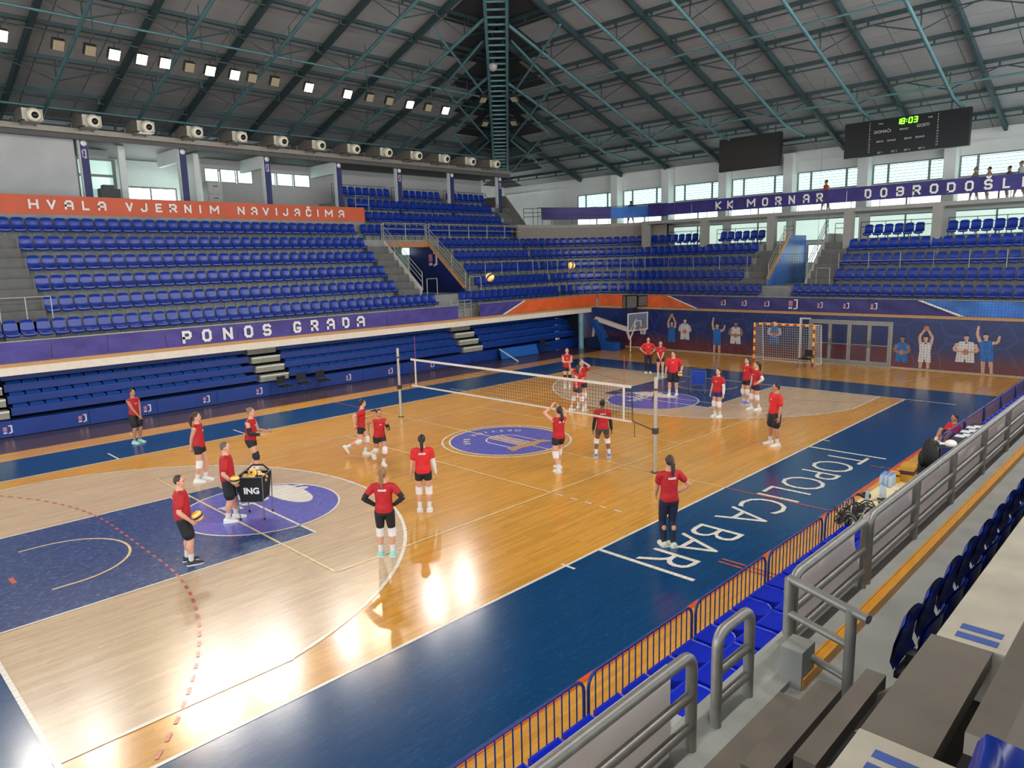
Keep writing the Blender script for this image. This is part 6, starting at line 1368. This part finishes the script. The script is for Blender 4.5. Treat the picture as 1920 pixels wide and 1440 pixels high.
person((-1.35, 5.45, .002), 300, 1.82, 'player with raised hands behind the turning player in grey shorts', arms=('set', 'reach'), bcol=BLK, hair='dark', style='bun', feet=((-.07, 0), (.07, .05)), pads=W2)
person((-4.57, 8.42, .002), 312, 1.76, 'player with folded arms and black knee pads at the rim of the far beige zone', arms=('fold', 'fold'), hair='dark', style='bun', sleeve='less', pads=B2)
person((-3.97, 13.83, .002), 308, 1.76, 'long-haired woman in black leggings with hands on hips by the hoop', arms=('hips', 'hips'), bottom='leg', hair='dark', style='long', shirt=REDB, feet=((-.06, 0), (.06, 0)))
person((-2.88, 13.22, .002), 306, 1.7, 'player with clasped hands beside the woman in black leggings', arms=('clasp', 'clasp'), bottom='shorts', hair='dark', style='bun', feet=((-.06, 0), (.06, 0)), shoes=SHM)
r, a = person((.04, 9.65, .006), 292, 1.8, 'man in red shirt and black shorts holding a ball on the far circle', male=True, arms=('ball', 'down'), hair='dark', style='short', feet=((-.08, 0), (.08, .03)), bottom='long', head=-30, shirt=REDB)
ball(hand_at(r, a, 0)+Vector((.03, -.06, .0)), 'yellow and blue volleyball in the hand of the man on the far circle', rot=3.1)
person((3.46, 7.04, .004), 262, 1.72, 'player in blue shorts with one white arm sleeve near the far circle', arms=('down', 'down'), bcol=SBLUE, pads=W2, hair='brown', style='pony', feet=((-.06, 0), (.06, 0)), sleeves=(SOCK, None))
person((3.2, 9.7, .004), 255, 1.76, 'player with violet and blue shoes and a long ponytail near the far key', arms=('behind', 'behind'), pads=W2, hair='brown', style='pony', shoes=SHBL, shoes2=SHP)
person((3.95, 8.91, .004), 235, 1.77, 'player with white sleeves and one hand on her hip near the far key', arms=('hips', 'down'), pads=W2, sleeves=(SOCK, SOCK), hair='dark', style='pony', feet=((-.06, -.05), (.06, .06)), bcol=NAVY)
person((6.64, 4.6, .002), 232, 1.86, 'tall coach in bright red shirt standing alone on the gold boards', male=True, arms=('down', 'down'), hair='dark', style='short', bottom='long', shirt=REDB, feet=((-.1, 0), (.1, .02)), head=-10, skin='mid')
person((8.42, -3.98, .008), 148, 1.84, 'woman in navy leggings with a ponytail standing on the sideline lettering', arms=('hold', 'hips'), bottom='leg', bcol=NAVY, hair='brown', style='pony', shoes=SHG, feet=((-.04, .02), (.04, -.03)), socks=False)
person((10.55, 7.75, -.32), 225, 1.7, 'man sitting low behind the barriers, only head and red shoulder showing', male=True, arms=('lap', 'lap'), hair='dark', style='short', bottom='long', shirt=REDB, crouch=.27, feet=((-.08, .26), (.08, .26)), lift=(.19, .19), skin='mid', vox=.016)
# spectators on the gallery
GV = M('shirt_orange', (190, 70, 44), .7, var=.15); OLV = M('shirt_olive', (110, 96, 74), .7, var=.15); TAN = M('shirt_tan', (150, 112, 88), .7, var=.15); GRW = M('shirt_pale', (150, 150, 150), .7, var=.15)
person((-1.1, 27.5, 7.95), 180, 1.76, 'walker in an orange shirt behind the gallery banner', male=True, skin='mid', shirt=GV, hair='dark', style='short', arms=('runb', 'runf'), feet=((-.05, .1), (.05, -.12)), vox=.02, backprint=False, bottom='long')
person((6.3, 27.4, 7.95), 180, 1.68, 'gallery walker in an olive shirt beside a dark-haired companion', male=True, skin='mid', shirt=OLV, hair='grey', style='short', arms=('fore', 'down'), feet=((-.05, .1), (.05, -.1)), vox=.02, backprint=False, bottom='long')
person((6.8, 27.85, 7.95), 180, 1.68, 'dark-haired gallery walker in a tan top', male=True, skin='mid', shirt=TAN, hair='dark', style='short', sleeve='less', arms=('down', 'down'), vox=.02, backprint=False, bottom='long')
person((8.2, 27.4, 7.95), 180, 1.78, 'gallery walker in a pale grey shirt by the end of the banner', male=True, skin='mid', shirt=GRW, hair='grey', style='short', arms=('down', 'runf'), feet=((-.05, .12), (.05, -.12)), vox=.02, backprint=False, bottom='long')
person((7.6, 28.1, 7.95), 180, 1.66, 'gallery walker in dark clothes beside the pale grey shirt', male=True, skin='mid', shirt=GREY, hair='brown', style='short', arms=('down', 'down'), vox=.02, backprint=False, bottom='long')
person((-14.9, 27.9, 7.95), 180, 1.62, 'dark silhouetted walker on the gallery corner near the first windows', male=True, skin='dark', shirt=BLK, hair='dark', style='short', arms=('fore', 'runb'), feet=((-.05, .12), (.05, -.12)), vox=.02, backprint=False, bottom='long')
finish_people()
